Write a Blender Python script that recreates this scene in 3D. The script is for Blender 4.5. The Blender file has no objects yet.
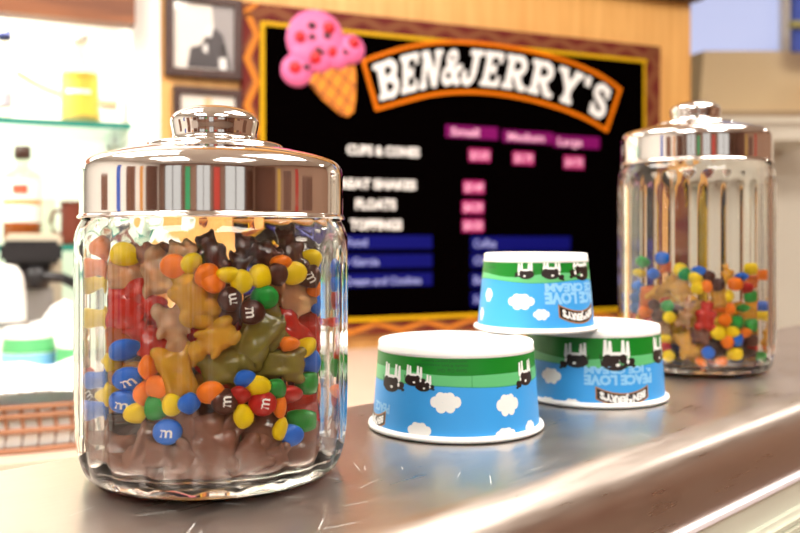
import bpy, bmesh, math, random
import numpy as np
from mathutils import Vector, Matrix, noise

random.seed(7)
R = math.radians
SC = bpy.context.scene
COL = SC.collection
PI = math.pi

# ------------------------------------------------------------------ units
U = 0.013            # one counter unit in metres (about 1.3 cm)
ZC = 1.10            # counter top height
EYE = ZC + 10.2 * U  # camera height
F = 880.0            # focal length in pixels of the 800 px wide frame
HY = 237.0           # horizon row

# ------------------------------------------------------------------ camera
cam_d = bpy.data.cameras.new('camera')
cam = bpy.data.objects.new('camera', cam_d)
COL.objects.link(cam)
SC.camera = cam
cam.location = (0, 0, EYE)
cam.rotation_euler = (R(90), 0, 0)
cam_d.sensor_width = 36
cam_d.lens = F / 800 * 36
cam_d.shift_y = -(266.5 - HY) / 800
cam_d.clip_start = 0.02
cam_d.dof.use_dof = True
cam_d.dof.focus_distance = 0.50
cam_d.dof.aperture_fstop = 8.0

# ------------------------------------------------------------------ world, exposure
world = bpy.data.worlds.new('world')
SC.world = world
world.use_nodes = True
bg = world.node_tree.nodes['Background']
bg.inputs['Color'].default_value = (1.0, 0.97, 0.92, 1)
bg.inputs['Strength'].default_value = 0.55
SC.view_settings.view_transform = 'Standard'
SC.view_settings.look = 'None'
SC.view_settings.gamma = 1
SC.view_settings.use_curve_mapping = False
SC.view_settings.exposure = 0.42
cy = SC.cycles
cy.use_denoising = True
cy.max_bounces = 12
cy.diffuse_bounces = 3
cy.glossy_bounces = 5
cy.transmission_bounces = 10
cy.transparent_max_bounces = 24
cy.sample_clamp_indirect = 6
cy.caustics_reflective = False


def area(name, loc, rot, sx, sy, power, color=(1, 1, 1)):
    d = bpy.data.lights.new(name, 'AREA')
    d.shape = 'RECTANGLE'
    d.size, d.size_y = sx, sy
    d.energy = power
    d.color = color
    o = bpy.data.objects.new(name, d)
    o.location = loc
    o.rotation_euler = rot
    COL.objects.link(o)
    return o


CEIL = 2.75
LAMPS = [(-1.1, -1.3, .56, 34), (0.9, -1.3, .56, 34), (-1.1, 0.8, .56, 34), (0.9, 0.8, .56, 34), (2.9, 2.6, .18, 8)]  # the small last one is added to brighten the far side
for (lx, ly, lh, lp) in LAMPS:
    area('ceiling_lamp_light', (lx, ly, CEIL - 0.06), (0, 0, 0), lh * 1.9, lh * 1.9, lp, (1.0, 0.94, 0.86))


# ------------------------------------------------------------------ materials
def node_mat(name):
    m = bpy.data.materials.new(name)
    m.use_nodes = True
    nt = m.node_tree
    return m, nt, nt.nodes['Principled BSDF']


def mat(name, col, rough=0.5, metal=0.0, var=0.0, vscale=8, bump=0.0, bscale=60, spec=None, sub=0.0, trans=0.0,
        coat=0.0, emit=None, estr=0.0, ior=None, stretch=None):
    m, nt, b = node_mat(name)
    b.inputs['Base Color'].default_value = (*col, 1)
    b.inputs['Roughness'].default_value = rough
    b.inputs['Metallic'].default_value = metal
    if spec is not None:
        b.inputs['Specular IOR Level'].default_value = spec
    if sub:
        b.inputs['Subsurface Weight'].default_value = sub
        b.inputs['Subsurface Radius'].default_value = (1, 0.7, 0.5)
        b.inputs['Subsurface Scale'].default_value = 0.006
    b.inputs['Transmission Weight'].default_value = trans
    b.inputs['Coat Weight'].default_value = coat
    if ior:
        b.inputs['IOR'].default_value = ior
    if emit:
        b.inputs['Emission Color'].default_value = (*emit, 1)
        b.inputs['Emission Strength'].default_value = estr
    tc = nt.nodes.new('ShaderNodeTexCoord')
    mp = nt.nodes.new('ShaderNodeMapping')
    nt.links.new(tc.outputs['Object'], mp.inputs['Vector'])
    if stretch:
        mp.inputs['Scale'].default_value = stretch
    if var:
        n = nt.nodes.new('ShaderNodeTexNoise')
        n.inputs['Scale'].default_value = vscale
        n.inputs['Detail'].default_value = 5
        nt.links.new(mp.outputs[0], n.inputs['Vector'])
        mx = nt.nodes.new('ShaderNodeMix')
        mx.data_type = 'RGBA'
        mx.inputs['A'].default_value = (*[max(0, c * (1 - var)) for c in col], 1)
        mx.inputs['B'].default_value = (*[min(1, c * (1 + var)) for c in col], 1)
        nt.links.new(n.outputs['Fac'], mx.inputs['Factor'])
        nt.links.new(mx.outputs['Result'], b.inputs['Base Color'])
    if bump:
        n = nt.nodes.new('ShaderNodeTexNoise')
        n.inputs['Scale'].default_value = bscale
        nt.links.new(mp.outputs[0], n.inputs['Vector'])
        bp = nt.nodes.new('ShaderNodeBump')
        bp.inputs['Strength'].default_value = bump
        bp.inputs['Distance'].default_value = 0.001
        nt.links.new(n.outputs['Fac'], bp.inputs['Height'])
        nt.links.new(bp.outputs[0], b.inputs['Normal'])
    return m


def thin_glass(name, tint=(1, 1, 1), rough=0.0, edge=1.45):
    """thin clear wall: passes light straight, reflects by Fresnel"""
    m, nt, b = node_mat(name)
    nt.nodes.remove(b)
    out = nt.nodes['Material Output']
    tr = nt.nodes.new('ShaderNodeBsdfTransparent')
    tr.inputs['Color'].default_value = (*tint, 1)
    gl = nt.nodes.new('ShaderNodeBsdfGlossy')
    gl.inputs['Roughness'].default_value = rough
    # Schlick reflectance, the same from both sides of the thin wall
    geo = nt.nodes.new('ShaderNodeNewGeometry')
    dp = nt.nodes.new('ShaderNodeVectorMath')
    dp.operation = 'DOT_PRODUCT'
    nt.links.new(geo.outputs['Incoming'], dp.inputs[0])
    nt.links.new(geo.outputs['Normal'], dp.inputs[1])
    prev = dp.outputs['Value']
    f0 = ((edge - 1) / (edge + 1)) ** 2
    for op, a, b in (('ABSOLUTE', None, None), ('SUBTRACT', 1.0, 'p'), ('POWER', 'p', 5.0), ('MULTIPLY_ADD', 'p', 1 - f0)):
        n = nt.nodes.new('ShaderNodeMath')
        n.operation = op
        n.use_clamp = True
        if op == 'SUBTRACT':
            n.inputs[0].default_value = 1.0
            nt.links.new(prev, n.inputs[1])
        else:
            nt.links.new(prev, n.inputs[0])
            if b is not None:
                n.inputs[1].default_value = b
            if op == 'MULTIPLY_ADD':
                n.inputs[2].default_value = f0
        prev = n.outputs[0]
    mx = nt.nodes.new('ShaderNodeMixShader')
    nt.links.new(prev, mx.inputs[0])
    nt.links.new(tr.outputs[0], mx.inputs[1])
    nt.links.new(gl.outputs[0], mx.inputs[2])
    nt.links.new(mx.outputs[0], out.inputs['Surface'])
    return m


def gummy_mat(name, col):
    m = mat(name, col, rough=0.13, sub=0.5, trans=0.50, ior=1.36, bump=0.3, bscale=300)
    m.node_tree.nodes['Principled BSDF'].inputs['Subsurface Radius'].default_value = (1, 0.8, 0.6)
    return m


M = {}
M['steel'] = None
M['chrome'] = mat('polished_lid_metal', (0.90, 0.86, 0.83), rough=0.075, metal=1.0)
M['glass'] = thin_glass('clear_jar_glass', (0.985, 0.985, 0.98), 0.02, 1.5)
def jar_glass():
    m, nt, b = node_mat('pressed_jar_glass')
    nt.nodes.remove(b)
    g = nt.nodes.new('ShaderNodeBsdfGlass')
    g.inputs['IOR'].default_value = 1.45
    g.inputs['Roughness'].default_value = 0.0
    g.inputs['Color'].default_value = (0.985, 0.99, 0.985, 1)
    nt.links.new(g.outputs[0], nt.nodes['Material Output'].inputs['Surface'])
    return m


M['jar_glass'] = jar_glass()
M['base_glass'] = mat('thick_base_glass', (0.97, 1, 0.98), rough=0.02, trans=1.0, ior=1.45)
M['white_paper'] = mat('white_waxed_paper', (0.90, 0.89, 0.87), rough=0.42, bump=0.05, bscale=500, sub=0.1)
M['p_sky'] = mat('print_blue', (0.045, 0.34, 0.80), rough=0.38)
M['p_green'] = mat('print_green', (0.002, 0.19, 0.012), rough=0.38)
M['p_light'] = mat('print_light_green', (0.12, 0.50, 0.19), rough=0.38)
M['p_teal'] = mat('print_teal_line', (0.02, 0.28, 0.22), rough=0.38)
M['p_white'] = mat('print_white', (0.88, 0.88, 0.86), rough=0.4)
M['p_pale'] = mat('print_pale_blue', (0.27, 0.58, 0.90), rough=0.38)
M['p_brown'] = mat('print_dark_brown', (0.012, 0.004, 0.003), rough=0.4)
M['p_gold'] = mat('print_tan_outline', (0.42, 0.20, 0.07), rough=0.4)
M['p_ink'] = mat('print_dark_green_ink', (0.01, 0.11, 0.02), rough=0.4)
M['lettering'] = mat('print_on_candy', (0.9, 0.85, 0.8), rough=0.5)

CANDY = {'yellow': (0.88, 0.60, 0.002), 'orange': (0.90, 0.19, 0.004), 'blue': (0.004, 0.13, 0.62), 'green': (0.005, 0.27, 0.03),
         'red': (0.46, 0.012, 0.008), 'brown': (0.07, 0.015, 0.008)}
for k, c in CANDY.items():
    M['c_' + k] = mat('candy_shell_' + k, c, rough=0.30, spec=0.25, var=0.08, vscale=300)
GUM = {'amber': (1.0, 0.50, 0.04), 'clear': (0.74, 0.42, 0.22), 'red': (0.85, 0.04, 0.02), 'olive': (0.36, 0.29, 0.05), 'cola': (0.40, 0.17, 0.11),
       'orange': (0.90, 0.25, 0.05), 'honey': (0.93, 0.55, 0.10), 'dark': (0.09, 0.03, 0.022)}
for k, c in GUM.items():
    M['g_' + k] = gummy_mat('gummy_' + k, c)


def steel_mat():
    m, nt, b = node_mat('brushed_counter_steel')
    b.inputs['Metallic'].default_value = 1.0
    b.inputs['Base Color'].default_value = (0.66, 0.585, 0.53, 1)
    tc = nt.nodes.new('ShaderNodeTexCoord')
    mp = nt.nodes.new('ShaderNodeMapping')
    mp.inputs['Scale'].default_value = (4, 60, 60)
    nt.links.new(tc.outputs['Object'], mp.inputs['Vector'])
    n = nt.nodes.new('ShaderNodeTexNoise')
    n.inputs['Scale'].default_value = 6
    n.inputs['Detail'].default_value = 6
    nt.links.new(mp.outputs[0], n.inputs['Vector'])
    n2 = nt.nodes.new('ShaderNodeTexNoise')
    n2.inputs['Scale'].default_value = 14
    n2.inputs['Detail'].default_value = 4
    nt.links.new(tc.outputs['Object'], n2.inputs['Vector'])
    ad = nt.nodes.new('ShaderNodeMath')
    ad.operation = 'ADD'
    nt.links.new(n.outputs['Fac'], ad.inputs[0])
    nt.links.new(n2.outputs['Fac'], ad.inputs[1])
    mr = nt.nodes.new('ShaderNodeMapRange')
    mr.inputs['From Min'].default_value = 0.6
    mr.inputs['From Max'].default_value = 1.4
    mr.inputs['To Min'].default_value = 0.25
    mr.inputs['To Max'].default_value = 0.38
    nt.links.new(ad.outputs[0], mr.inputs['Value'])
    nt.links.new(mr.outputs[0], b.inputs['Roughness'])
    return m


M['steel'] = steel_mat()


# ------------------------------------------------------------------ mesh helpers
def link(name, me, m=None, parent=None, smooth=False, label=None, kind=None):
    if m is not None:
        me.materials.append(m)
    if smooth:
        for p in me.polygons:
            p.use_smooth = True
    o = bpy.data.objects.new(name, me)
    COL.objects.link(o)
    if parent is not None:
        o.parent = parent
    if label:
        o['label'] = label
    if kind:
        o['kind'] = kind
    return o


def tag(o, label, cat, group=None):
    o['label'] = label
    o['category'] = cat
    if group:
        o['group'] = group
    return o


def thing(name, label, cat, loc=(0, 0, 0), rz=0, group=None):
    o = bpy.data.objects.new(name, None)
    COL.objects.link(o)
    o.empty_display_size = 0.02
    o.location = loc
    o.rotation_euler = (0, 0, rz)
    return tag(o, label, cat, group)


def raw(name, vs, fs):
    me = bpy.data.meshes.new(name)
    me.from_pydata(vs, [], fs)
    me.update()
    return me


def bm_mesh(name, bm, recalc=True):
    if recalc:
        bmesh.ops.recalc_face_normals(bm, faces=bm.faces)
    me = bpy.data.meshes.new(name)
    bm.to_mesh(me)
    bm.free()
    return me


def add_box(bm, x0, x1, y0, y1, z0, z1, bevel=0.0):
    r = bmesh.ops.create_cube(bm, size=1)
    vs = r['verts']
    for v in vs:
        v.co = Vector(((x0 + x1) / 2 + v.co.x * (x1 - x0), (y0 + y1) / 2 + v.co.y * (y1 - y0), (z0 + z1) / 2 + v.co.z * (z1 - z0)))
    if bevel:
        es = list({e for v in vs for e in v.link_edges})
        bmesh.ops.bevel(bm, geom=es, offset=bevel, segments=2, affect='EDGES')


def box(name, x0, x1, y0, y1, z0, z1, m, parent=None, bevel=0.0, **k):
    bm = bmesh.new()
    add_box(bm, x0, x1, y0, y1, z0, z1, bevel)
    return link(name, bm_mesh(name, bm), m, parent, **k)


def lathe(name, prof, m, parent=None, seg=48, scale=1.0, smooth=True, cap0=False, cap1=False, loc=(0, 0, 0), **k):
    vs, fs = [], []
    n = len(prof)
    for i in range(seg):
        a = 2 * PI * i / seg
        for (r, z) in prof:
            vs.append((r * math.cos(a) * scale + loc[0], r * math.sin(a) * scale + loc[1], z * scale + loc[2]))
    for i in range(seg):
        j = (i + 1) % seg
        for q in range(n - 1):
            fs.append((i * n + q, j * n + q, j * n + q + 1, i * n + q + 1))
    me = raw(name, vs, fs)
    bm = bmesh.new()
    bm.from_mesh(me)
    bmesh.ops.remove_doubles(bm, verts=bm.verts, dist=1e-6)
    if cap0 or cap1:
        bmesh.ops.holes_fill(bm, edges=bm.edges, sides=0)
    bmesh.ops.recalc_face_normals(bm, faces=bm.faces)
    bm.to_mesh(me)
    bm.free()
    o = link(name, me, m, parent, smooth=smooth, **k)
    return o


def smooth_profile(pts, n=4):
    """Catmull-Rom refinement of an open profile"""
    out = []
    P = [pts[0]] + list(pts) + [pts[-1]]
    for i in range(1, len(P) - 2):
        p0, p1, p2, p3 = P[i - 1], P[i], P[i + 1], P[i + 2]
        for q in range(n):
            t = q / n
            out.append(tuple(0.5 * (2 * p1[d] + (p2[d] - p0[d]) * t + (2 * p0[d] - 5 * p1[d] + 4 * p2[d] - p3[d]) * t * t
                                    + (3 * p1[d] - p0[d] - 3 * p2[d] + p3[d]) * t ** 3) for d in (0, 1)))
    out.append(tuple(pts[-1]))
    return out


def tube(name, pts, r, m, parent=None, seg=10, closed=False, **k):
    """round bar along a polyline"""
    vs, fs = [], []
    P = [Vector(p) for p in pts]
    n = len(P)
    for i, p in enumerate(P):
        if closed:
            d = (P[(i + 1) % n] - P[i - 1]).normalized()
        else:
            d = (P[min(i + 1, n - 1)] - P[max(i - 1, 0)]).normalized()
        a = d.cross(Vector((0, 0, 1)))
        if a.length < 1e-3:
            a = d.cross(Vector((1, 0, 0)))
        a.normalize()
        b = d.cross(a)
        for s in range(seg):
            t = 2 * PI * s / seg
            vs.append(p + (a * math.cos(t) + b * math.sin(t)) * r)
    for i in range(n if closed else n - 1):
        for s in range(seg):
            i2 = (i + 1) % n
            fs.append((i * seg + s, i * seg + (s + 1) % seg, i2 * seg + (s + 1) % seg, i2 * seg + s))
    if not closed:
        fs.append(tuple(range(seg)))
        fs.append(tuple((n - 1) * seg + s for s in reversed(range(seg))))
    return link(name, raw(name, [tuple(v) for v in vs], fs), m, parent, smooth=True, **k)


def text_mesh(body, size=1.0, bold=0.0, res=3, align='CENTER'):
    """flat 2-D mesh of writing: (verts, faces), centred on its own box, height of capitals = size"""
    cu = bpy.data.curves.new('writing', 'FONT')
    cu.body = body
    cu.size = 1.0
    cu.offset = bold
    cu.resolution_u = res
    cu.align_x = 'LEFT'
    o = bpy.data.objects.new('writing', cu)
    COL.objects.link(o)
    dg = bpy.context.evaluated_depsgraph_get()
    me = bpy.data.meshes.new_from_object(o.evaluated_get(dg))
    vs = [(v.co.x, v.co.y) for v in me.vertices]
    fs = [tuple(p.vertices) for p in me.polygons]
    bpy.data.objects.remove(o)
    bpy.data.curves.remove(cu)
    bpy.data.meshes.remove(me)
    if not vs:
        return [], [], 0
    x0, x1 = min(v[0] for v in vs), max(v[0] for v in vs)
    caps = 0.7
    s = size / caps
    cx = (x0 + x1) / 2
    return [((x - cx) * s, (y - caps / 2) * s) for x, y in vs], fs, (x1 - x0) * s


# ------------------------------------------------------------------ the shop wall plane (receding to one side)
WA = 23.6
CW, SW = math.cos(R(WA)), math.sin(R(WA))
WX, WY = -137 / F * 2.2, 2.2


def S(px, py, w=0.0):
    """where the sight line through a photo point meets the wall plane pushed back by w: (u along wall, v above eye)"""
    k = (px - 400) / F
    x0, y0 = WX - w * SW, WY + w * CW
    u = (k * y0 - x0) / (CW - k * SW)
    return u, (HY - py) / F * (y0 + u * SW)


def wall_thing(name, label, cat, u, v, w=0.0, group=None):
    return thing(name, label, cat, (WX + u * CW - w * SW, WY + u * SW + w * CW, EYE + v), R(WA), group)


def at_wall(o, u=0, v=0, w=0.0):
    o.location = (WX + u * CW - w * SW, WY + u * SW + w * CW, EYE + v)
    o.rotation_euler = (0, 0, R(WA))
    return o


# ------------------------------------------------------------------ room shell
M['cream'] = mat('cream_wall_paint', (0.95, 0.89, 0.76), rough=0.7, var=0.04, vscale=3)
M['white_wall'] = mat('white_wall_paint', (0.92, 0.90, 0.86), rough=0.7, var=0.03, vscale=3)
M['taupe'] = mat('taupe_wall_paint', (0.30, 0.17, 0.12), rough=0.7, var=0.05, vscale=3)
M['tanwall'] = mat('tan_wall_paint', (0.44, 0.27, 0.19), rough=0.7, var=0.05, vscale=3)
M['floor'] = mat('floor_vinyl', (0.30, 0.21, 0.16), rough=0.4, var=0.15, vscale=5)
M['ceil'] = mat('ceiling_paint', (0.88, 0.86, 0.83), rough=0.8, var=0.02)


def wood(name, a, b, scale=(1.5, 1.5, 14), rough=0.45, vertical=False):
    m, nt, bs = node_mat(name)
    tc = nt.nodes.new('ShaderNodeTexCoord')
    mp = nt.nodes.new('ShaderNodeMapping')
    mp.inputs['Scale'].default_value = scale
    nt.links.new(tc.outputs['Object'], mp.inputs['Vector'])
    n = nt.nodes.new('ShaderNodeTexNoise')
    n.inputs['Scale'].default_value = 2.5
    n.inputs['Detail'].default_value = 7
    n.inputs['Distortion'].default_value = 0.4
    nt.links.new(mp.outputs[0], n.inputs['Vector'])
    cr = nt.nodes.new('ShaderNodeValToRGB')
    cr.color_ramp.elements[0].position = 0.3
    cr.color_ramp.elements[1].position = 0.72
    cr.color_ramp.elements[0].color = (*a, 1)
    cr.color_ramp.elements[1].color = (*b, 1)
    nt.links.new(n.outputs['Fac'], cr.inputs[0])
    nt.links.new(cr.outputs[0], bs.inputs['Base Color'])
    bs.inputs['Roughness'].default_value = rough
    return m


M['veneer'] = wood('light_wood_veneer', (0.70, 0.34, 0.09), (0.85, 0.48, 0.155), (16, 4, 1.2))
M['redwood'] = wood('red_brown_wood', (0.14, 0.04, 0.012), (0.30, 0.10, 0.03), (1.2, 8, 14))
M['darkwood'] = wood('dark_frame_wood', (0.035, 0.013, 0.01), (0.075, 0.028, 0.02), (5, 5, 5))

box('floor', -3.2, 4.2, -4.0, 4.4, -0.05, 0.0, M['floor'], kind='structure')
box('ceiling', -3.2, 4.2, -4.0, 4.4, CEIL, CEIL + 0.05, M['ceil'], kind='structure')
box('wall_left', -3.2, -3.1, -4.0, 4.4, 0, CEIL, M['white_wall'], kind='structure')
box('wall_right', 4.1, 4.2, -4.0, 4.4, 0, CEIL, M['tanwall'], kind='structure')
box('wall_far', -3.2, 4.2, 3.75, 3.85, 0, CEIL, M['cream'], kind='structure')

# shop front behind the camera: wall with three openings, daylight outside
bmw = bmesh.new()
OPEN = [(-2.6, -1.3), (-0.35, 0.55), (1.5, 3.2)]
xs = [-3.2] + [v for p in OPEN for v in p] + [4.2]
for i in range(0, len(xs), 2):
    add_box(bmw, xs[i], xs[i + 1], -4.0, -3.9, 0, CEIL)
for i, (a, b) in enumerate(OPEN):
    add_box(bmw, a, b, -4.0, -3.9, 2.35, CEIL)
    if i != 1:
        add_box(bmw, a, b, -4.0, -3.9, 0, 0.7)
link('wall_front', bm_mesh('wall_front', bmw), M['taupe'], kind='structure')
for i, (a, b) in enumerate(OPEN):
    z0 = 0.7 if i != 1 else 0.0
    bmf = bmesh.new()
    for q in (a, (a + b) / 2 - 0.02, b - 0.04):
        add_box(bmf, q, q + 0.04, -3.97, -3.90, z0, 2.35)
    add_box(bmf, a, b, -3.97, -3.90, z0, z0 + 0.05)
    add_box(bmf, a, b, -3.97, -3.90, 2.30, 2.35)
    link('window_%d' % (i + 2) if i != 1 else 'door_1', bm_mesh('window_frame', bmf), M['darkwood'], kind='structure')

# recessed ceiling lamps, with the added far-side fill lamp last
M['diffuser'] = mat('lamp_diffuser', (1, 0.97, 0.9), emit=(1, 0.93, 0.84), estr=4.0)
M['alu'] = mat('white_lamp_frame', (0.8, 0.8, 0.78), rough=0.4)
ceil_words = ['before the cream side wall and shop door', 'before the brown panels by the red poster', 'over the glass shelving', 'over the work space behind the counter', 'added to brighten the cream box']
for i, (lx, ly, lh, lp) in enumerate(LAMPS):
    t = thing('ceiling_lamp', 'square recessed ceiling lamp ' + ceil_words[i], 'lamp', (lx, ly, CEIL), 0, 'ceiling lamps')
    bmf = bmesh.new()
    g_ = lh + .04
    for (a, b, c, d) in ((-g_, g_, -g_, -lh), (-g_, g_, lh, g_), (-g_, -lh, -lh, lh), (lh, g_, -lh, lh)):
        add_box(bmf, a, b, c, d, -0.035, 0)
    link('lamp_frame', bm_mesh('lamp_frame', bmf), M['alu'], t)
    box('diffuser', -lh, lh, -lh, lh, -0.012, 0, M['diffuser'], t)

# posters added on the unseen shop front, for the lids to mirror
for (px_, c, w_, lab) in ((-0.9, (0.02, 0.42, 0.16), 0.34, 'plain green poster added beside the shop door for the lid reflections'), (0.95, (0.62, 0.05, 0.03), 0.4, 'plain red poster added beside the shop door for the lid reflections')):
    p = thing('poster', lab, 'poster', (px_, -3.89, 1.1), 0)
    box('poster_sheet', -w_ / 2, w_ / 2, 0, 0.006, 0, 0.9, mat('poster_ink', c, rough=0.5), p)
    bmf = bmesh.new()
    for (a, b, c0, c1) in ((-w_ / 2 - .03, w_ / 2 + .03, -.03, 0), (-w_ / 2 - .03, w_ / 2 + .03, .9, .93), (-w_ / 2 - .03, -w_ / 2, 0, .9), (w_ / 2, w_ / 2 + .03, 0, .9)):
        add_box(bmf, a, b, 0, 0.02, c0, c1)
    link('poster_frame', bm_mesh('poster_frame', bmf), M['darkwood'], p)

# unseen brown panels and hangings, added to give the lids coloured reflections
M['brownpanel'] = wood('added_brown_panel', (0.12, 0.045, 0.025), (0.22, 0.09, 0.05), (6, 6, 1))
for i, (x0, x1, y0, y1) in enumerate(((-3.1, -3.06, -3.6, -2.4), (-3.1, -3.06, -1.5, -0.9), (-3.1, -3.06, 0.3, 0.75), (4.06, 4.1, -3.6, -1.6), (4.06, 4.1, -0.9, -0.3), (4.06, 4.1, 0.6, 1.5),
                                      (-1.25, -1.05, -3.9, -3.86), (0.62, 0.72, -3.9, -3.86), (3.3, 4.0, -3.9, -3.86))):
    box('trim_%d' % (10 + i), x0, x1, y0, y1, (0, .4, 0, 0, .9, 0, 0, 0, 0)[i], (2.1, 1.9, 1.5, 2.3, 1.8, 1.6, 2.3, 2.3, 1.9)[i], M['brownpanel'], kind='structure')
for i, (x, y, c, lab) in enumerate(((-3.095, -0.4, (0.02, 0.09, 0.5), 'blue cloth banner added on the cream side wall for the lid reflections'), (-3.095, -2.0, (0.8, 0.33, 0.03), 'orange cloth banner added on the cream side wall for the lid reflections'),
                                    (4.05, -1.25, (0.75, 0.5, 0.1), 'yellow cloth banner added between the brown panels for the lid reflections'), (4.05, 0.15, (0.6, 0.05, 0.04), 'red cloth banner added between the brown panels for the lid reflections'))):
    p = thing('reflection_banner', lab, 'banner', (x, y, 0.8), 0, 'added cloth banners')
    sx = 0.012 if x < 0 else -0.012
    box('banner_cloth', min(0, sx), max(0, sx), -0.12, 0.12, (0.1, 0.5, 0.2, 0.6)[i], 1.2, mat('cloth_' + lab.split()[0], c, rough=0.8), p)
    tube('banner_rod', [(sx, -0.15, 1.2), (sx, 0.15, 1.2)], 0.012, M['darkwood'], p)

# ---- veneer wall, pillar and the niche with glass shelves
u165, _ = S(160, 200)
u690, _ = S(690.5, 100)
vt = CEIL - EYE
vb = 0.94 - EYE          # where the veneer meets the worktop
w = box('wall_back', u165, u690, 0, 0.10, vb, vt, M['veneer'], kind='structure')
at_wall(w)
uT0, vT0 = S(600, 0)
tr_ = box('trim_1', u165, u690 + 0.01, -0.05, 0.0, S(690, 3)[1], S(690, 3)[1] + 0.12, M['darkwood'], kind='structure')
at_wall(tr_)
u132, _ = S(132, 100)
uL = -1.55
at_wall(box('trim_2', u132, u165, -0.005, 0.36, vb - 0.94, vt, M['white_wall'], kind='structure'))
M['niche'] = mat('niche_back_paint', (0.94, 0.92, 0.84), rough=0.6, var=0.03)
at_wall(box('wall_niche', uL, u132, 0.335, 0.385, vb - 0.94, vt, M['niche'], kind='structure'))
at_wall(box('wall_lower', u132, u690, 0.0, 0.10, vb - 0.94, vb, M['cream'], kind='structure'))
# red brown beam over the niche
ub, v0 = S(0, 12)
bt = box('trim_3', uL, u132, -0.06, 0.0, 0.5 * (S(0, 12, -0.06)[1] + S(130, 23, -0.06)[1]), 0.5 * (S(0, 12, -0.06)[1] + S(130, 23, -0.06)[1]) + 0.16, M['redwood'], kind='structure')
at_wall(bt)
vbeam = 0.5 * (S(0, 12, -0.06)[1] + S(130, 23, -0.06)[1])
at_wall(box('trim_4', uL, u132, 0.0, 0.335, vbeam + 0.13, vt, M['white_wall'], kind='structure'))

# niche lamp: a slim fitting under the beam
nl = wall_thing('strip_lamp', 'slim bright strip lamp under the red-brown beam over the glass shelves', 'lamp', (uL + u132) / 2, vbeam + 0.09, 0.05)
box('lamp_housing', -0.45, 0.45, -0.02, 0.02, 0.0, 0.02, M['alu'], nl)
box('diffuser', -0.44, 0.44, -0.015, 0.015, -0.006, 0.0, M['diffuser'], nl)
for (q, vv, pw) in ((-0.38, vbeam + 0.08, 11),):
    a_ = area('niche_light', (0, 0, 0), (0, 0, 0), 0.85, 0.05, pw, (1, 0.95, 0.86))
    uu = (uL + u132) / 2
    a_.location = (WX + uu * CW - 0.05 * SW, WY + uu * SW + 0.05 * CW, EYE + vv)
    a_.rotation_euler = (R(20), 0, R(WA))

# glass shelves
M['shelf_glass'] = thin_glass('green_tinted_shelf_glass', (0.86, 0.97, 0.93), 0.02, 1.5)
M['shelf_edge'] = mat('green_glass_edge', (0.03, 0.30, 0.24), rough=0.2, trans=0.3)
M['bracket'] = mat('shelf_bracket_metal', (0.5, 0.5, 0.5), rough=0.3, metal=1)
shelf_v = []
for (pa, pb, lab) in ((117, 124, 'upper green-edged glass shelf carrying the yellow bottle'), (247, 243.5, 'lower green-edged glass shelf carrying the brown liquor bottle')):
    v = 0.5 * (S(0, pa)[1] + S(130 if pa < 200 else 70, pb)[1])
    shelf_v.append(v)
    t = wall_thing('glass_shelf', lab, 'shelf', (uL + u132) / 2, v, 0)
    L = (u132 - uL) / 2
    box('shelf_pane', -L, L - 0.002, 0.008, 0.333, -0.012, 0.0, M['shelf_glass'], t)
    box('shelf_edge', -L, L - 0.002, 0.0, 0.008, -0.013, 0.001, M['shelf_edge'], t)
    for sx in (-L + 0.12, 0, L - 0.02):
        box('bracket', sx - 0.008, sx + 0.008, 0.18, 0.334, -0.03, -0.0125, M['bracket'], t)

# tan wooden strips on the niche back
M['tan'] = mat('tan_strip', (0.56, 0.40, 0.24), rough=0.6)
uu0, vv0 = S(100, 103, 0.325)
uu1, _ = S(131.5, 103, 0.325)
t = wall_thing('wall_strip', 'tan horizontal strip on the niche back beside the yellow bottle', 'strip', uu0, vv0, 0.325)
box('strip_body', 0, uu1 - uu0, -0.004, 0.010, -0.008, 0.008, M['tan'], t, bevel=0.002)
a0, b0 = S(16, 72, 0.325)
a1, b1 = S(60, 93, 0.325)
t = wall_thing('wall_strip', 'tan slanting cord on the niche back between the two bottles', 'cord', a0, b0, 0.325)
tube('cord_run', [(0, 0, 0), ((a1 - a0) * .5, 0, (b1 - b0) * .58), (a1 - a0, 0, b1 - b0)], 0.006, M['tan'], t)

# ---- worktop behind the counter
M['worktop'] = mat('beige_pink_worktop', (0.60, 0.43, 0.33), rough=0.45, var=0.06, vscale=6)
M['cab'] = mat('cream_cabinet', (0.75, 0.68, 0.58), rough=0.5)
wt = wall_thing('work_cabinet', 'beige worktop cabinet below the menu board and shelves', 'cabinet', 0, 0.94 - EYE, 0)
box('worktop', -1.15, 0.92, -0.92, -0.002, -0.04, 0.0, M['worktop'], wt, bevel=0.004)
box('cabinet_body', -1.13, 0.90, -0.88, -0.002, -0.94, -0.04, M['cab'], wt)
for i in range(4):
    a = -1.11 + i * 0.5
    d = box('cabinet_door', a, a + 0.48, -0.90, -0.88, -0.86, -0.06, M['cab'], wt, bevel=0.004)
    box('handle', a + 0.42, a + 0.435, -0.925, -0.90, -0.30, -0.16, M['bracket'], d)

# ------------------------------------------------------------------ far side of the room (beyond the veneer wall)
FY = 3.75


def Fp(px, py, y=FY):
    return (px - 400) / F * y, EYE + (HY - py) / F * y


M['lav'] = mat('frosted_lit_pane', (0.25, 0.28, 0.4), emit=(0.62, 0.68, 1.0), estr=0.55)
x0, z0 = Fp(668, 60)
x1, z1 = Fp(775, 0)
wn = box('window_1', x0, x1, FY - 0.03, FY - 0.005, z0, z1 + 0.35, M['lav'], kind='structure')
box('window_frame', x1, x1 + 0.085, FY - 0.07, FY - 0.002, z0 - 0.05, z1 + 0.4, M['white_wall'], wn)
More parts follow.
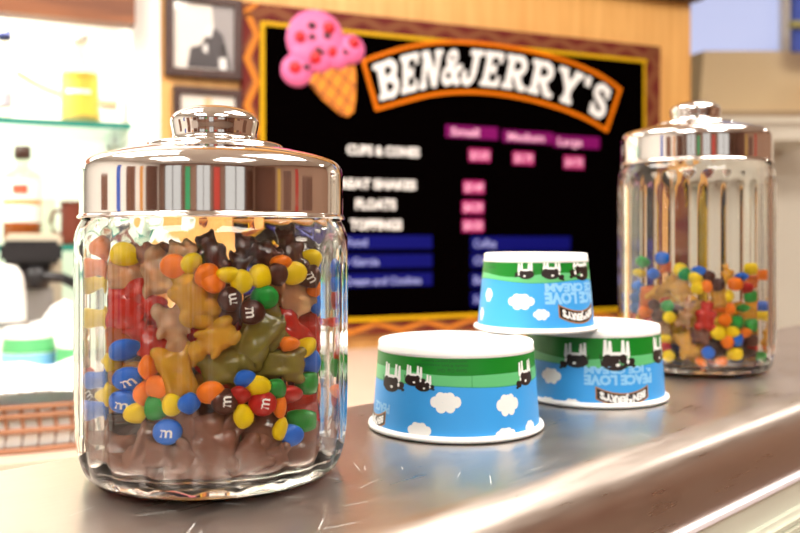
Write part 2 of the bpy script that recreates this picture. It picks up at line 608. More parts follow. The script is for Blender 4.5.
# cream box (hood) on the far wall
M['hood'] = mat('cream_hood', (0.92, 0.72, 0.42), rough=0.55, var=0.03, vscale=2)
hx0, hz1 = Fp(691, 51, 3.35)
hx1, hz0 = Fp(830, 113, 3.35)
h = thing('wall_hood', 'big plain cream box on the far wall above the pale ledge', 'hood', (hx0, 3.35, hz0), 0)
bmh = bmesh.new()
for v in [(0.03, 0, 0), (hx1 - hx0, 0, 0), (hx1 - hx0, 0, hz1 - hz0), (0.05, 0, hz1 - hz0), (-0.02, 0.39, 0), (hx1 - hx0, 0.39, 0), (hx1 - hx0, 0.39, hz1 - hz0 + .02), (-0.02, 0.39, hz1 - hz0 + .02)]:
    bmh.verts.new(v)
bmh.verts.ensure_lookup_table()
for f in ((0, 1, 2, 3), (4, 7, 6, 5), (0, 3, 7, 4), (1, 5, 6, 2), (3, 2, 6, 7), (0, 4, 5, 1)):
    bmh.faces.new([bmh.verts[i] for i in f])
link('hood_body', bm_mesh('hood_body', bmh), M['hood'], h)
box('lip', 0.0, hx1 - hx0, -0.012, 0.0, -0.012, 0.006, M['tan'], h)
lx0, lz1 = Fp(716, 116, 3.3)
lx1, lz0 = Fp(840, 126, 3.3)
l = thing('wall_ledge', 'pale rounded ledge running under the cream box on the far wall', 'ledge', (lx0, 3.3, lz0), 0)
box('ledge_board', 0, lx1 - lx0, 0, 0.44, 0, lz1 - lz0, mat('pale_ledge', (0.93, 0.86, 0.72), rough=0.4), l, bevel=0.012)
box('ledge_rail', 0, lx1 - lx0, 0.02, 0.44, -0.05, 0.0, M['cream'], l)
# blue board and its yellow rail at the picture's corner
bx0, bz0 = Fp(794, 51, 3.2)
bx1, bz1 = Fp(850, -20, 3.2)
b = thing('blue_board', 'blue board with a yellow-green rail hanging at the far corner', 'board', (bx0, 3.2, bz0), 0)
box('board_panel', 0, bx1 - bx0, 0, 0.03, 0, bz1 - bz0, mat('blue_board_paint', (0.07, 0.13, 0.62), rough=0.5), b)
rz = Fp(790, 24, 3.18)[1] - bz0
box('board_rail', -0.02, bx1 - bx0, -0.025, 0.0, rz - 0.012, rz + 0.012, mat('olive_rail', (0.45, 0.42, 0.15), rough=0.5), b)
box('hanger', (bx1 - bx0) * .5 - .01, (bx1 - bx0) * .5 + .01, 0, 0.02, bz1 - bz0, CEIL - bz0, M['bracket'], b)
ox, oz = Fp(799, 78, 3.1)
o_ = thing('orange_bag', 'small orange bag hanging in front of the cream box', 'bag', (ox + 0.155, 3.3, oz - 0.05), 0)
lathe('bag_body', smooth_profile([(0.0, 0), (0.03, .005), (0.042, .04), (0.035, .085), (0.012, .11), (0.006, .13)]), mat('orange_bag', (0.75, 0.30, 0.05), rough=0.5), o_, seg=16)
tube('bag_loop', [(0.012 * math.cos(t), 0, .14 + .012 * math.sin(t)) for t in [i * PI / 6 for i in range(12)]], 0.003, M['tan'], o_, closed=True, seg=6)

# ------------------------------------------------------------------ menu board
M['black'] = mat('menu_black', (0.0008, 0.0004, 0.0004), rough=0.8, spec=0.0)
M['maroon'] = mat('border_maroon', (0.13, 0.016, 0.013), rough=0.5, spec=0.12, var=0.12, vscale=20)
M['zig'] = mat('border_zigzag_orange', (0.58, 0.19, 0.025), rough=0.5, spec=0.12)
M['zig2'] = mat('border_zigzag_brown', (0.20, 0.065, 0.028), rough=0.5, spec=0.12)
M['yellow'] = mat('border_yellow', (0.62, 0.36, 0.005), rough=0.45, spec=0.12)
M['orange'] = mat('banner_orange', (0.74, 0.17, 0.002), rough=0.45, spec=0.12)
M['menu_white'] = mat('menu_white', (0.86, 0.84, 0.83), rough=0.5, spec=0.12)
M['purple'] = mat('menu_purple', (0.17, 0.002, 0.105), rough=0.5, spec=0.12)
M['pink'] = mat('menu_pink', (0.38, 0.02, 0.14), rough=0.5, spec=0.12)
M['pinktext'] = mat('menu_pink_writing', (0.90, 0.48, 0.68), rough=0.5, spec=0.12)
M['blue'] = mat('menu_blue', (0.001, 0.002, 0.12), rough=0.5, spec=0.12)
M['bluetext'] = mat('menu_pale_writing', (0.34, 0.38, 0.75), rough=0.5, spec=0.12)

D = 0.03   # board thickness; its face stands D in front of the wall


def B(px, py):
    return S(px, py, -D)


iu0, ivt = B(264, 25)
iu1 = B(642.5, 61)[0]
ivt = 0.5 * (B(264, 25)[1] + B(645, 64)[1])
ivb = 0.5 * (B(350, 317)[1] + B(475, 313.5)[1])
ou0, ovt = B(243, 0)[0], 0.5 * (B(248, 4)[1] + B(660, 45.5)[1])
ou1 = B(660, 45)[0]
ovb = B(355, 335)[1]
board = wall_thing('menu_board', 'large black menu board with zigzag border, scoop cone and arched shop banner', 'menu board', 0, 0, 0)
box('backing_board', ou0, ou1, -D, -0.001, ovb, ovt, M['maroon'], board)
box('black_panel', iu0, iu1, -D - 0.003, -D, ivb, ivt, M['black'], board)
fr = bmesh.new()
fw = 0.010
for (a, b_, c, d) in ((iu0 - fw, iu1 + fw, ivt, ivt + fw), (iu0 - fw, iu1 + fw, ivb - fw, ivb), (iu0 - fw, iu0, ivb, ivt), (iu1, iu1 + fw * .6, ivb, ivt)):
    add_box(fr, a, b_, -D - 0.008, -D, c, d)
link('yellow_frame', bm_mesh('yellow_frame', fr), M['yellow'], board)


def ribbon(name, pts, width, y0, depth, m, parent, clip=None, closed=False, **k):
    """a flat mitred band through 2-D points (u, v), standing proud of plane y0 by depth"""
    P = [Vector((p[0], p[1])) for p in pts]
    n = len(P)
    L, Rr = [], []
    for i in range(n):
        a = P[i - 1] if (i > 0 or closed) else None
        b = P[(i + 1) % n] if (i < n - 1 or closed) else None
        d1 = (P[i] - a).normalized() if a is not None else None
        d2 = (b - P[i]).normalized() if b is not None else None
        d1 = d1 or d2
        d2 = d2 or d1
        n1, n2 = Vector((-d1.y, d1.x)), Vector((-d2.y, d2.x))
        mi = (n1 + n2)
        if mi.length < 1e-4:
            mi = n1
        mi.normalize()
        s = width / 2 / max(0.35, mi.dot(n1))
        L.append(P[i] + mi * s)
        Rr.append(P[i] - mi * s)
    if clip:
        for q in L + Rr:
            q.x = min(max(q.x, clip[0]), clip[1])
            q.y = min(max(q.y, clip[2]), clip[3])
    vs = []
    for yy in (y0 - depth, y0):
        for q in L:
            vs.append((q.x, yy, q.y))
        for q in Rr:
            vs.append((q.x, yy, q.y))
    fs = []
    for i in range(n if closed else n - 1):
        j = (i + 1) % n
        fs.append((i, j, n + j, n + i))
        fs.append((2 * n + i, 3 * n + i, 3 * n + j, 2 * n + j))
        fs.append((i, 2 * n + i, 2 * n + j, j))
        fs.append((n + i, n + j, 3 * n + j, 3 * n + i))
    if not closed:
        fs.append((0, n, 3 * n, 2 * n))
        fs.append((n - 1, 3 * n - 1, 4 * n - 1, 2 * n - 1))
    me = raw(name, vs, fs)
    return link(name, me, m, parent, **k)


def zigzag(horizontal, a0, a1, b0, b1, period, m, thick, offs=0.0, phase=0.0):
    pts = []
    n = int((a1 - a0) / (period / 2)) + 3
    for i in range(-1, n):
        a = a0 + (i + phase) * period / 2
        bb = (b0 if i % 2 == 0 else b1) + offs
        pts.append((a, bb) if horizontal else (bb, a))
    return pts


bt_, bb_ = ivt + fw, ivb - fw
for (offs, m, th) in ((0.0, 'zig', 0.010), (0.026, 'zig2', 0.008)):
    lo, hi = iu0 - fw, iu0 - fw
    pts = zigzag(False, ovb, ovt, ou0 + 0.008, iu0 - fw - 0.006, 0.115, None, 0, 0, offs / 0.06)
    ribbon('zigzag_band', pts, 0.013 if m == 'zig2' else 0.017, -D, 0.002 if m == 'zig' else 0.0012, M[m], board, clip=(ou0, iu0 - fw, ovb, ovt))
    pts = zigzag(True, ou0, ou1, bt_ + 0.008, ovt - 0.008, 0.12, None, 0, 0, offs / 0.06)
    ribbon('zigzag_band', pts, 0.0125, -D, 0.002 if m == 'zig' else 0.0012, M['zig2'], board, clip=(ou0, ou1, bt_, ovt))
    pts = zigzag(True, ou0, ou1, ovb + 0.006, bb_ - 0.006, 0.14, None, 0, 0, offs / 0.06)
    ribbon('zigzag_band', pts, 0.0125, -D, 0.002 if m == 'zig' else 0.0012, M['zig'] if m == 'zig' else M['zig2'], board, clip=(ou0, ou1, ovb, bb_))
    pts = zigzag(False, ovb, ovt, iu1 + fw + .006, ou1 - 0.008, 0.115, None, 0, 0, offs / 0.06)
    ribbon('zigzag_band', pts, 0.0125, -D, 0.002 if m == 'zig' else 0.0012, M['zig2'], board, clip=(iu1 + fw * .6, ou1, ovb, ovt))

Y0 = -D - 0.003


def fan(name, pts, y0, depth, m, parent, **k):
    """flat plate with an outline of (u, v) points"""
    bm = bmesh.new()
    a = [bm.verts.new((p[0], y0 - depth, p[1])) for p in pts]
    b = [bm.verts.new((p[0], y0, p[1])) for p in pts]
    n = len(pts)
    f = bm.faces.new(a)
    for i in range(n):
        bm.faces.new((a[i], a[(i + 1) % n], b[(i + 1) % n], b[i]))
    bmesh.ops.triangulate(bm, faces=[f])
    return link(name, bm_mesh(name, bm), m, parent, **k)


# banner outline (arched)
TOP = [(360.5, 62), (409, 47.5), (440, 44), (468, 43.5), (509, 47), (550, 57.5), (578, 68), (619, 90)]
BOT = [(375.5, 109.5), (404, 101), (435, 95), (462, 92.5), (497, 94.5), (536, 102.5), (572, 114), (604, 131)]
ts = np.linspace(0, 1, 8)
Tuv = np.array([B(*p) for p in TOP])
Buv = np.array([B(*p) for p in BOT])
cT = [np.polyfit(ts, Tuv[:, i], 4) for i in (0, 1)]
cB = [np.polyfit(ts, Buv[:, i], 4) for i in (0, 1)]


def banner(s, t):
    a = Vector((np.polyval(cB[0], s), np.polyval(cB[1], s)))
    b = Vector((np.polyval(cT[0], s), np.polyval(cT[1], s)))
    return a.lerp(b, t)


NB = 28
outl = [banner(i / NB, 0) for i in range(NB + 1)] + [banner(1 - i / NB, 1) for i in range(NB + 1)]
bm = bmesh.new()
a = [[bm.verts.new((banner(i / NB, t).x, Y0 - 0.006, banner(i / NB, t).y)) for t in (0, 1)] for i in range(NB + 1)]
for i in range(NB):
    bm.faces.new((a[i][0], a[i + 1][0], a[i + 1][1], a[i][1]))
r_ = bmesh.ops.extrude_face_region(bm, geom=list(bm.faces))
for v in r_['geom']:
    if isinstance(v, bmesh.types.BMVert):
        v.co.y = Y0
ban = link('arched_banner', bm_mesh('arched_banner', bm), M['black'], board)
ribbon('banner_outline', [tuple(p) for p in outl], 0.0095, Y0 - 0.006, 0.004, M['orange'], ban, closed=True)


def arc(cx, cy, rx, ry, a0, a1, n=9):
    return [(cx + rx * math.cos(R(a0 + (a1 - a0) * i / n)), cy + ry * math.sin(R(a0 + (a1 - a0) * i / n))) for i in range(n + 1)]


W_ = 0.24   # stem
SH = 0.15   # serif thickness


def sl(x0, x1, y):
    return ([(x0, y), (x1, y)], SH)


LET = {
    'B': (0.95, [([(.24, 0), (.24, 1)], W_), sl(0, .6, .075), sl(0, .6, .925), sl(.24, .6, .51), (arc(.52, .725, .26, .2, -90, 90), .19), (arc(.54, .285, .29, .21, -90, 90), .20)]),
    'E': (0.88, [([(.22, 0), (.22, 1)], W_), sl(0, .82, .075), sl(0, .8, .925), sl(.22, .55, .5), ([(.76, 0), (.76, .3)], .13), ([(.74, .7), (.74, 1)], .13), ([(.54, .36), (.54, .64)], .11)]),
    'N': (1.05, [([(.2, 0), (.2, 1)], .2), ([(.84, 0), (.84, 1)], .2), ([(.2, .95), (.84, .05)], .24), sl(0, .38, .075), sl(.66, 1.02, .925), sl(0, .3, .925)]),
    '&': (1.0, [(arc(.42, .76, .19, .16, 0, 360, 16), .15), (arc(.38, .29, .27, .2, 60, 330, 14), .18), ([(.3, .64), (.86, .06)], .2), ([(.62, .16), (.84, .5)], .15), sl(.68, .98, .5), sl(.74, 1.0, .075)]),
    'J': (0.8, [([(.5, 1), (.5, .3)], W_), (arc(.27, .3, .23, .22, 0, -180), .2), sl(.2, .8, .925), sl(-.02, .16, .34)]),
    'R': (1.0, [([(.24, 0), (.24, 1)], W_), sl(0, .46, .075), sl(0, .6, .925), sl(.24, .6, .48), (arc(.54, .7, .26, .22, -90, 90), .19), ([(.5, .45), (.8, .06)], .22), sl(.66, 1.0, .075)]),
    'Y': (1.0, [([(.5, 0), (.5, .5)], W_), ([(.5, .42), (.18, .95)], .22), ([(.5, .42), (.82, .95)], .22), sl(.28, .72, .075), sl(0, .36, .925), sl(.64, 1.0, .925)]),
    "'": (0.3, [([(.12, 1), (.12, .72)], .2)]),
    'S': (0.8, [(arc(.4, .73, .25, .2, 20, 270), .19), (arc(.4, .28, .26, .2, 90, -160), .2), ([(.66, .66), (.66, .98)], .12), ([(.12, .02), (.12, .36)], .12)]),
}


def letter_quads(strokes):
    """list of convex quads (2-D) for a letter"""
    qs = []
    for pts, wd in strokes:
        for i in range(len(pts) - 1):
            p, q = Vector(pts[i]), Vector(pts[i + 1])
            d = (q - p).normalized()
            nn = Vector((-d.y, d.x)) * wd / 2
            ext = d * (wd * 0.12 if len(pts) > 2 else 0)
            a_, b_ = p - ext, q + ext
            qs.append([a_ - nn, b_ - nn, b_ + nn, a_ + nn])
    return qs


WORD = "BEN&JERRY'S"
gap = 0.10
tot = sum(LET[c][0] for c in WORD) + gap * (len(WORD) - 1)
M['glyph'] = M['menu_white']
s_in, s_out = 0.022, 0.975
pos = 0.0
for c in WORD:
    wd, st = LET[c]
    bm = bmesh.new()
    for qi, q in enumerate(letter_quads(st)):
        cut = 1 if abs(q[1].x - q[0].x) + abs(q[1].y - q[0].y) < .4 else 3
        for z_ in range(cut):
            f0, f1 = z_ / cut, (z_ + 1) / cut
            quad = [q[0].lerp(q[1], f0), q[0].lerp(q[1], f1), q[3].lerp(q[2], f1), q[3].lerp(q[2], f0)]
            vv = []
            for pnt in quad:
                s = s_in + (s_out - s_in) * (pos + pnt.x) / tot
                t_ = 0.14 + 0.72 * pnt.y
                g = banner(s, t_)
                vv.append(g)
            fr_ = [bm.verts.new((g.x, Y0 - 0.0095 - 0.00002 * qi, g.y)) for g in vv]
            bk_ = [bm.verts.new((g.x, Y0 - 0.006, g.y)) for g in vv]
            bm.faces.new(fr_)
            for i in range(4):
                bm.faces.new((fr_[i], fr_[(i + 1) % 4], bk_[(i + 1) % 4], bk_[i]))
    link('letter', bm_mesh('letter', bm), M['glyph'], ban)
    pos += wd + gap

# scoop and cone sign
cone = bpy.data.objects.new('scoop_cone', None)
COL.objects.link(cone)
cone.parent = board
M['scoop'] = mat('scoop_pink', (0.80, 0.15, 0.36), rough=0.5, var=0.06, vscale=40)
M['cherry'] = mat('cherry_red', (0.55, 0.005, 0.01), rough=0.4)
M['chunk'] = mat('chunk_dark', (0.07, 0.008, 0.02), rough=0.5)
M['waffle'] = mat('waffle_orange', (0.80, 0.25, 0.006), rough=0.55)
M['waffleline'] = mat('waffle_brown', (0.30, 0.075, 0.01), rough=0.55)
cpts = [B(*p) for p in ((305, 79), (318, 72), (338, 68), (353, 66), (354.5, 75), (354, 100), (352, 112), (347, 117), (340, 115), (322, 100))]
wf = fan('waffle_cone', cpts, Y0, 0.008, M['waffle'], cone)
for (p, q) in (((308, 83), (345, 116)), ((318, 74), (351, 106)), ((333, 69), (353, 88)), ((312, 88), (322, 72)), ((320, 97), (336, 69)), ((329, 107), (350, 67)), ((338, 114), (354, 84))):
    ribbon('waffle_line', [B(*p), B(*q)], 0.0055, Y0 - 0.008, 0.0012, M['waffleline'], wf)


def dome(name, px, py, rpx, m, parent, y0, sq=1.0, h=None, n=20):
    u, v = B(px, py)
    r = abs(B(px + rpx, py)[0] - u)
    h = h or r * 0.18
    vs, fs = [], []
    rings = 4
    for k in range(rings):
        a = k / rings * PI / 2
        for i in range(n):
            t = 2 * PI * i / n
            vs.append((u + r * math.cos(a) * math.cos(t), y0 - h * math.sin(a), v + r * sq * math.cos(a) * math.sin(t)))
    vs.append((u, y0 - h, v))
    for k in range(rings - 1):
        for i in range(n):
            j = (i + 1) % n
            fs.append((k * n + i, k * n + j, (k + 1) * n + j, (k + 1) * n + i))
    for i in range(n):
        fs.append(((rings - 1) * n + i, (rings - 1) * n + (i + 1) % n, len(vs) - 1))
    return link(name, raw(name, vs, fs), m, parent, smooth=True)


sc_ = None
for i, (x, y, r) in enumerate(((315, 41, 29), (350, 50, 14), (296, 71, 16), (318, 59, 14.5), (337, 58, 12), (303, 55, 14), (322, 45, 22))):
    d_ = dome('scoop', x, y, r, M['scoop'], cone, Y0 - 0.004, h=0.016 if i not in (0,) else 0.012)
    sc_ = sc_ or d_
for (x, y, r) in ((298, 38, 4.2), (326.5, 29.5, 4.8), (351, 44.5, 4.4), (330, 53, 4.0), (313, 59, 5.0), (293, 69, 5.0)):
    dome('cherry', x, y, r * 1.3, M['cherry'], sc_, Y0 - 0.017, h=0.006, n=12)
for (x, y, r) in ((309.5, 27, 3.4), (310, 38.5, 3.0), (324.5, 37.5, 3.8), (316, 52, 3.4), (342.5, 53.5, 2.6), (304, 68.5, 3.2), (319, 54.5, 3)):
    dome('chocolate_chunk', x, y, r * 1.3, M['chunk'], sc_, Y0 - 0.017, h=0.005, n=8, sq=.85)


def writing(body, px0, px1, pyc, hpx, m, parent, y0, bold=0.02, name='writing', slope=None):
    vs, fs, wd = text_mesh(body, 1.0, bold, 2)
    u0, v0_ = B(px0, pyc)
    u1, _ = B(px1, pyc)
    vm = v0_
    hh = B(px0, pyc - hpx / 2)[1] - B(px0, pyc + hpx / 2)[1]
    sx = (u1 - u0) / wd
    me = raw(name, [((u0 + u1) / 2 + x * sx, y0, vm + y * hh) for x, y in vs], fs)
    return link(name, me, m, parent)


def price_plate(name, x0, x1, yc, h, m):
    u0, va = B(x0, yc - h / 2)
    u1 = B(x1, yc)[0]
    vb2 = B(x0, yc + h / 2)[1]
    return box(name, u0, u1, Y0 - 0.002, Y0, vb2, va, m, board)


YT = Y0 - 0.0028
for (txt, a, b_, y, hx) in (("Small", 445, 497, 131, 12.5), ("Medium", 502, 552, 136, 12), ("Large", 553, 598.5, 141, 12)):
    p = price_plate('heading_plate', a, b_, y, hx, M['purple'])
    ww = {'Small': (450, 478), 'Medium': (507, 543), 'Large': (557, 581)}[txt]
    writing(txt, ww[0], ww[1], y + .5, 7.5, M['pinktext'], p, YT, 0.02)
for (txt, a, b_, y) in (("$3.50", 468, 489.5, 155), ("$3.79", 512, 533, 158), ("$4.70", 563, 583, 162), ("$3.49", 462.5, 483.5, 187), ("$4.29", 461.5, 483, 207), ("$0.50", 461.5, 483, 225.5)):
    p = price_plate('price_plate', a, b_, y, 13, M['pink'])
    writing(txt, a + 1.5, b_ - 1.5, y, 7.5, M['pinktext'], p, YT, 0.015)
for (txt, a, b_, y, hh) in (("CUPS & CONES", 346, 419, 149.5, 9), ("GREAT SHAKES", 330, 415.5, 183, 9), ("FLOATS", 355, 395.5, 204, 9.5), ("TOPPINGS", 349.5, 401.5, 224.5, 9.5)):
    writing(txt, a, b_, y, hh, M['menu_white'], board, Y0 - 0.0015, 0.045)
for (a, b_, y, txt, ta, tb) in ((300, 431.5, 242.3, "Phish Food", 322, 366), (300, 431.5, 262, "Cherry Garcia", 318, 378), (300, 431.5, 281.5, "Cream and Cookies", 343, 420),
                                (470, 569.5, 243.5, "Coffee", 473, 495), (470, 569.5, 260.5, "Chocolate", 473, 512), (470, 569.5, 280, "Banana Split", 473, 520), (470, 569.5, 299, "Sorbet", 473, 498)):
    p = price_plate('flavour_plate', a, b_, y, 14, M['blue'])
    writing(txt, ta, tb, y, 7.5, M['bluetext'], p, YT, 0.012)

# ---- two framed pictures beside the board
M['photo'] = None


def photo_mat():
    m, nt, b = node_mat('black_and_white_print')
    tc = nt.nodes.new('ShaderNodeTexCoord')
    n = nt.nodes.new('ShaderNodeTexNoise')
    n.inputs['Scale'].default_value = 9
    n.inputs['Detail'].default_value = 1.5
    n.inputs['Distortion'].default_value = 1.2
    nt.links.new(tc.outputs['Object'], n.inputs['Vector'])
    cr = nt.nodes.new('ShaderNodeValToRGB')
    for e, (p, c) in zip(cr.color_ramp.elements, ((0.40, (0.10, 0.08, 0.09)), (0.56, (0.86, 0.80, 0.76)))):
        e.position = p
        e.color = (*c, 1)
    nt.links.new(n.outputs['Fac'], cr.inputs[0])
    nt.links.new(cr.outputs[0], b.inputs['Base Color'])
    b.inputs['Roughness'].default_value = 0.25
    return m


M['photo'] = photo_mat()


def framed(p0, p1, lab, fwp, m, pic=None):
    u0, v1 = S(p0[0], p0[1], -0.02)
    u1, v0_ = S(p1[0], p1[1], -0.02)
    t = wall_thing('picture_frame', lab, 'picture', (u0 + u1) / 2, (v0_ + v1) / 2, 0)
    hw, hh = (u1 - u0) / 2, (v1 - v0_) / 2
    f = fwp
    bm = bmesh.new()
    for (a, b_, c, d) in ((-hw, hw, hh - f, hh), (-hw, hw, -hh, -hh + f), (-hw, -hw + f, -hh + f, hh - f), (hw - f, hw, -hh + f, hh - f)):
        add_box(bm, a, b_, -0.022, -0.001, c, d, 0.002)
    link('frame', bm_mesh('frame', bm), M['darkwood'], t)
    pr = box('picture_print', -hw + f, hw - f, -0.012, -0.003, -hh + f, hh - f, m, t)
    if pic:
        pic(pr, hw - f, hh - f)
    box('glazing', -hw + f, hw - f, -0.0165, -0.0155, -hh + f, hh - f, thin_glass('picture_glass', (1, 1, 1), 0.02), t)
    return t


def cow_pic(pr, hw, hh):
    dk = mat('print_dark_grey', (0.06, 0.05, 0.055), rough=0.4)
    gy = mat('print_mid_grey', (0.34, 0.31, 0.31), rough=0.4)
    lt = mat('print_white_patch', (0.88, 0.85, 0.82), rough=0.4)
    # grey backdrop band at one side, dark animal body, pale blaze
    fan('picture_shape', [(hw * .25, hh), (hw, hh), (hw, -hh), (hw * .45, -hh), (hw * .5, -hh * .1), (hw * .3, hh * .45)], -0.012, 0.0006, gy, pr)
    fan('picture_shape', [(-hw * .55, -hh * .95), (-hw * .45, -hh * .35), (-hw * .1, -hh * .25), (0, -hh * .05), (hw * .35, hh * .3), (hw * .62, hh * .1), (hw * .55, -hh * .4), (hw * .9, -hh * .95)], -0.0126, 0.0006, dk, pr)
    fan('picture_shape', [(hw * .0, hh * .05), (hw * .12, hh * .35), (hw * .3, hh * .3), (hw * .24, -hh * .0)], -0.0132, 0.0006, lt, pr)
    fan('picture_shape', [(hw * .5, -hh * .95), (hw * .5, -hh * .62), (hw * .72, -hh * .58), (hw * .76, -hh * .95)], -0.0132, 0.0006, lt, pr)
    fan('picture_shape', [(-hw * .05, -hh * .4), (0, -hh * .2), (hw * .12, -hh * .25), (hw * .1, -hh * .5)], -0.0132, 0.0006, lt, pr)


pale = mat('pale_print', (0.86, 0.79, 0.72), rough=0.4, var=0.05, vscale=20)
framed((165.5, -9), (242.5, 80), 'dark framed black-and-white picture of a cow above the smaller frame', 0.019, pale, cow_pic)


def low_pic(pr, hw, hh):
    fan('picture_shape', [(-hw * .2, hh * .1), (-hw * .12, hh * .9), (hw * .12, hh * .9), (hw * .2, hh * .1)], -0.012, 0.0006, mat('print_gold', (0.80, 0.55, 0.30), rough=0.4), pr)


framed((173.5, 85), (242.5, 160), 'dark framed pale picture just behind the near jar knob', 0.017, pale, low_pic)

# ------------------------------------------------------------------ things in the niche and on the worktop (blurred)
def on_shelf(px, py, w):
    """u of a pixel at depth w behind the wall plane"""
    return S(px, py, w)[0]


M['bglass'] = thin_glass('clear_bottle_glass', (0.86, 0.86, 0.80), 0.03, 1.45)
M['amber_liq'] = mat('amber_liquor', (0.34, 0.08, 0.012), rough=0.2)
M['yellow_liq'] = mat('yellow_label', (0.80, 0.50, 0.05), rough=0.5, var=0.2, vscale=25)
M['lab'] = mat('white_label', (0.92, 0.90, 0.86), rough=0.6)
M['labred'] = mat('red_label_mark', (0.75, 0.10, 0.05), rough=0.6)
M['cork'] = mat('dark_stopper', (0.07, 0.025, 0.02), rough=0.6)
M['yline'] = mat('olive_drawing', (0.25, 0.23, 0.05), rough=0.6)


def bottle(px, v, w, r, h, lab, parts, neck=0.35, square=False):
    u = on_shelf(px, 150, w)
    t = wall_thing('bottle', lab, 'bottle', u, v + 0.001, w)
    body = h * (1 - neck)
    prof = smooth_profile([(0.001, 0.0), (r * .9, 0.0), (r, 0.006), (r, body * .5), (r, body), (r * .85, body + h * .06), (r * .38, body + h * .13), (r * .33, h * .94), (r * .36, h * .95), (r * .36, h)], 3)
    g = lathe('bottle_glass', prof, M['bglass'], t, seg=28 if not square else 4)
    for p in parts:
        p(t, r, body, h)
    return t


def band(name, z0, z1, m, k=1.01):
    def f(t, r, body, h):
        lathe(name, [(r * k, body * z0), (r * k, body * z1)], m, t, seg=28)
    return f


def liquid(z1, m):
    def f(t, r, body, h):
        lathe('liquid', [(0.001, 0.004), (r * .93, 0.004), (r * .93, body * z1), (0.001, body * z1)], m, t, seg=24)
    return f


def stopper(m, rr=0.42, hh=0.09):
    def f(t, r, body, h):
        lathe('stopper', [(0.001, h * (1 - .01)), (r * rr, h * .99), (r * rr, h * (1 + hh)), (0.001, h * (1 + hh))], m, t, seg=16)
    return f


def mark(v0_, v1, a0, a1, m, k=1.03):
    def f(t, r, body, h):
        vs, fs = [], []
        for i in range(9):
            a = R(a0 + (a1 - a0) * i / 8)
            for z in (v0_, v1):
                vs.append((r * k * math.cos(a), r * k * math.sin(a), body * z))
        for i in range(8):
            fs.append((2 * i, 2 * i + 2, 2 * i + 3, 2 * i + 1))
        link('label_mark', raw('label_mark', vs, fs), m, t)
    return f


def px_m(p, px):   # size in metres of p pixels on the wall plane near column px
    return abs(S(px + p / 2, 200)[0] - S(px - p / 2, 200)[0])


v1_, v2_ = shelf_v
bottle(80, v1_, 0.10, px_m(19.5, 80), px_m(88, 79) * 1.07, 'clear bottle with a broad yellow label on the upper shelf',
       [band('label_band', 0.10, 0.93, M['yellow_liq']), mark(0.06, 0.16, 200, 330, M['yline'], 1.03), mark(0.55, 0.62, 220, 300, M['lab']), stopper(M['lab'], .5, .06)])
bottle(94, v1_, 0.17, px_m(7, 94), px_m(56, 94), 'slim greenish clear bottle behind the yellow-labelled bottle', [band('label_band', 0.2, 0.5, mat('pale_olive', (0.7, 0.66, 0.4), rough=.6)), stopper(M['bracket'], .5, .06)])
bottle(4, v1_, 0.10, px_m(9, 4), px_m(95, 4), 'clear bottle with a dark blue cap at the outer end of the upper shelf',
       [band('label_band', 0.30, 0.55, mat('grey_label', (0.45, 0.43, 0.5), rough=.6)), mark(0.62, 0.85, 200, 300, M['lab']), stopper(mat('navy_cap', (0.02, 0.03, 0.12), rough=.4), .9, .12)])
bottle(22.5, v2_, 0.09, px_m(20, 22), px_m(98, 22), 'brown liquor bottle with two white labels and dark stopper on the lower shelf',
       [liquid(0.33, M['amber_liq']), band('liquid_tint', 0.06, 0.33, M['amber_liq'], 1.005), band('label_band', 0.34, 0.60, M['lab'], 1.02), band('label_band', 0.68, 0.98, M['lab'], 1.02), band('label_band', 0.61, 0.67, mat('orange_line', (0.8, 0.35, .1), rough=.6), 1.015),
        mark(0.76, 0.90, 240, 285, M['labred'], 1.05), stopper(M['cork'], .45, .14)], neck=0.24)
bottle(-16, v2_, 0.14, px_m(16, 0), px_m(85, 0), 'dark brown bottle beyond the white-labelled liquor bottle', [liquid(0.9, mat('dark_liquor', (0.15, 0.05, 0.02), rough=.2)), stopper(M['cork'])])
# clear glass lying shape above the labelled bottle: an upturned tumbler
t = wall_thing('tumbler', 'upturned clear tumbler beside the dark stopper on the lower shelf', 'glass', on_shelf(44, 200, .22), v2_ + 0.001, .22)
lathe('tumbler_glass', smooth_profile([(0.034, 0), (0.032, 0.03), (0.028, 0.10), (0.026, 0.112), (0.001, 0.113)], 3), M['bglass'], t, seg=24)
# dark red curved handle piece: mug
M['mug'] = mat('dark_red_mug', (0.16, 0.035, 0.02), rough=0.3)
t = wall_thing('mug', 'dark red-brown mug standing at the pillar end of the lower shelf', 'mug', on_shelf(74, 240, .08), v2_ + 0.001, .08)
lathe('mug_body', smooth_profile([(0.001, 0), (0.026, 0.0), (0.030, 0.02), (0.030, 0.09), (0.033, 0.098), (0.029, 0.096), (0.027, 0.02), (0.001, 0.012)], 3), M['mug'], t, seg=28)
tube('mug_handle', [(-0.028, 0, 0.08), (-0.045, 0, 0.078), (-0.052, 0, 0.055), (-0.046, 0, 0.03), (-0.028, 0, 0.022)], 0.005, M['mug'], t)

# worktop things: z of the top = 0.94
WT = 0.94 - EYE
M['plastic_black'] = mat('black_plastic', (0.012, 0.010, 0.012), rough=0.35)
M['white_pl'] = mat('white_plastic', (0.93, 0.92, 0.90), rough=0.4)
M['grey_pl'] = mat('grey_metal', (0.35, 0.33, 0.32), rough=0.35, metal=.6)


def wt_thing(name, label, cat, px, w, dz=0.0, group=None):
    return wall_thing(name, label, cat, S(px, 300, w)[0], WT + dz, w, group)


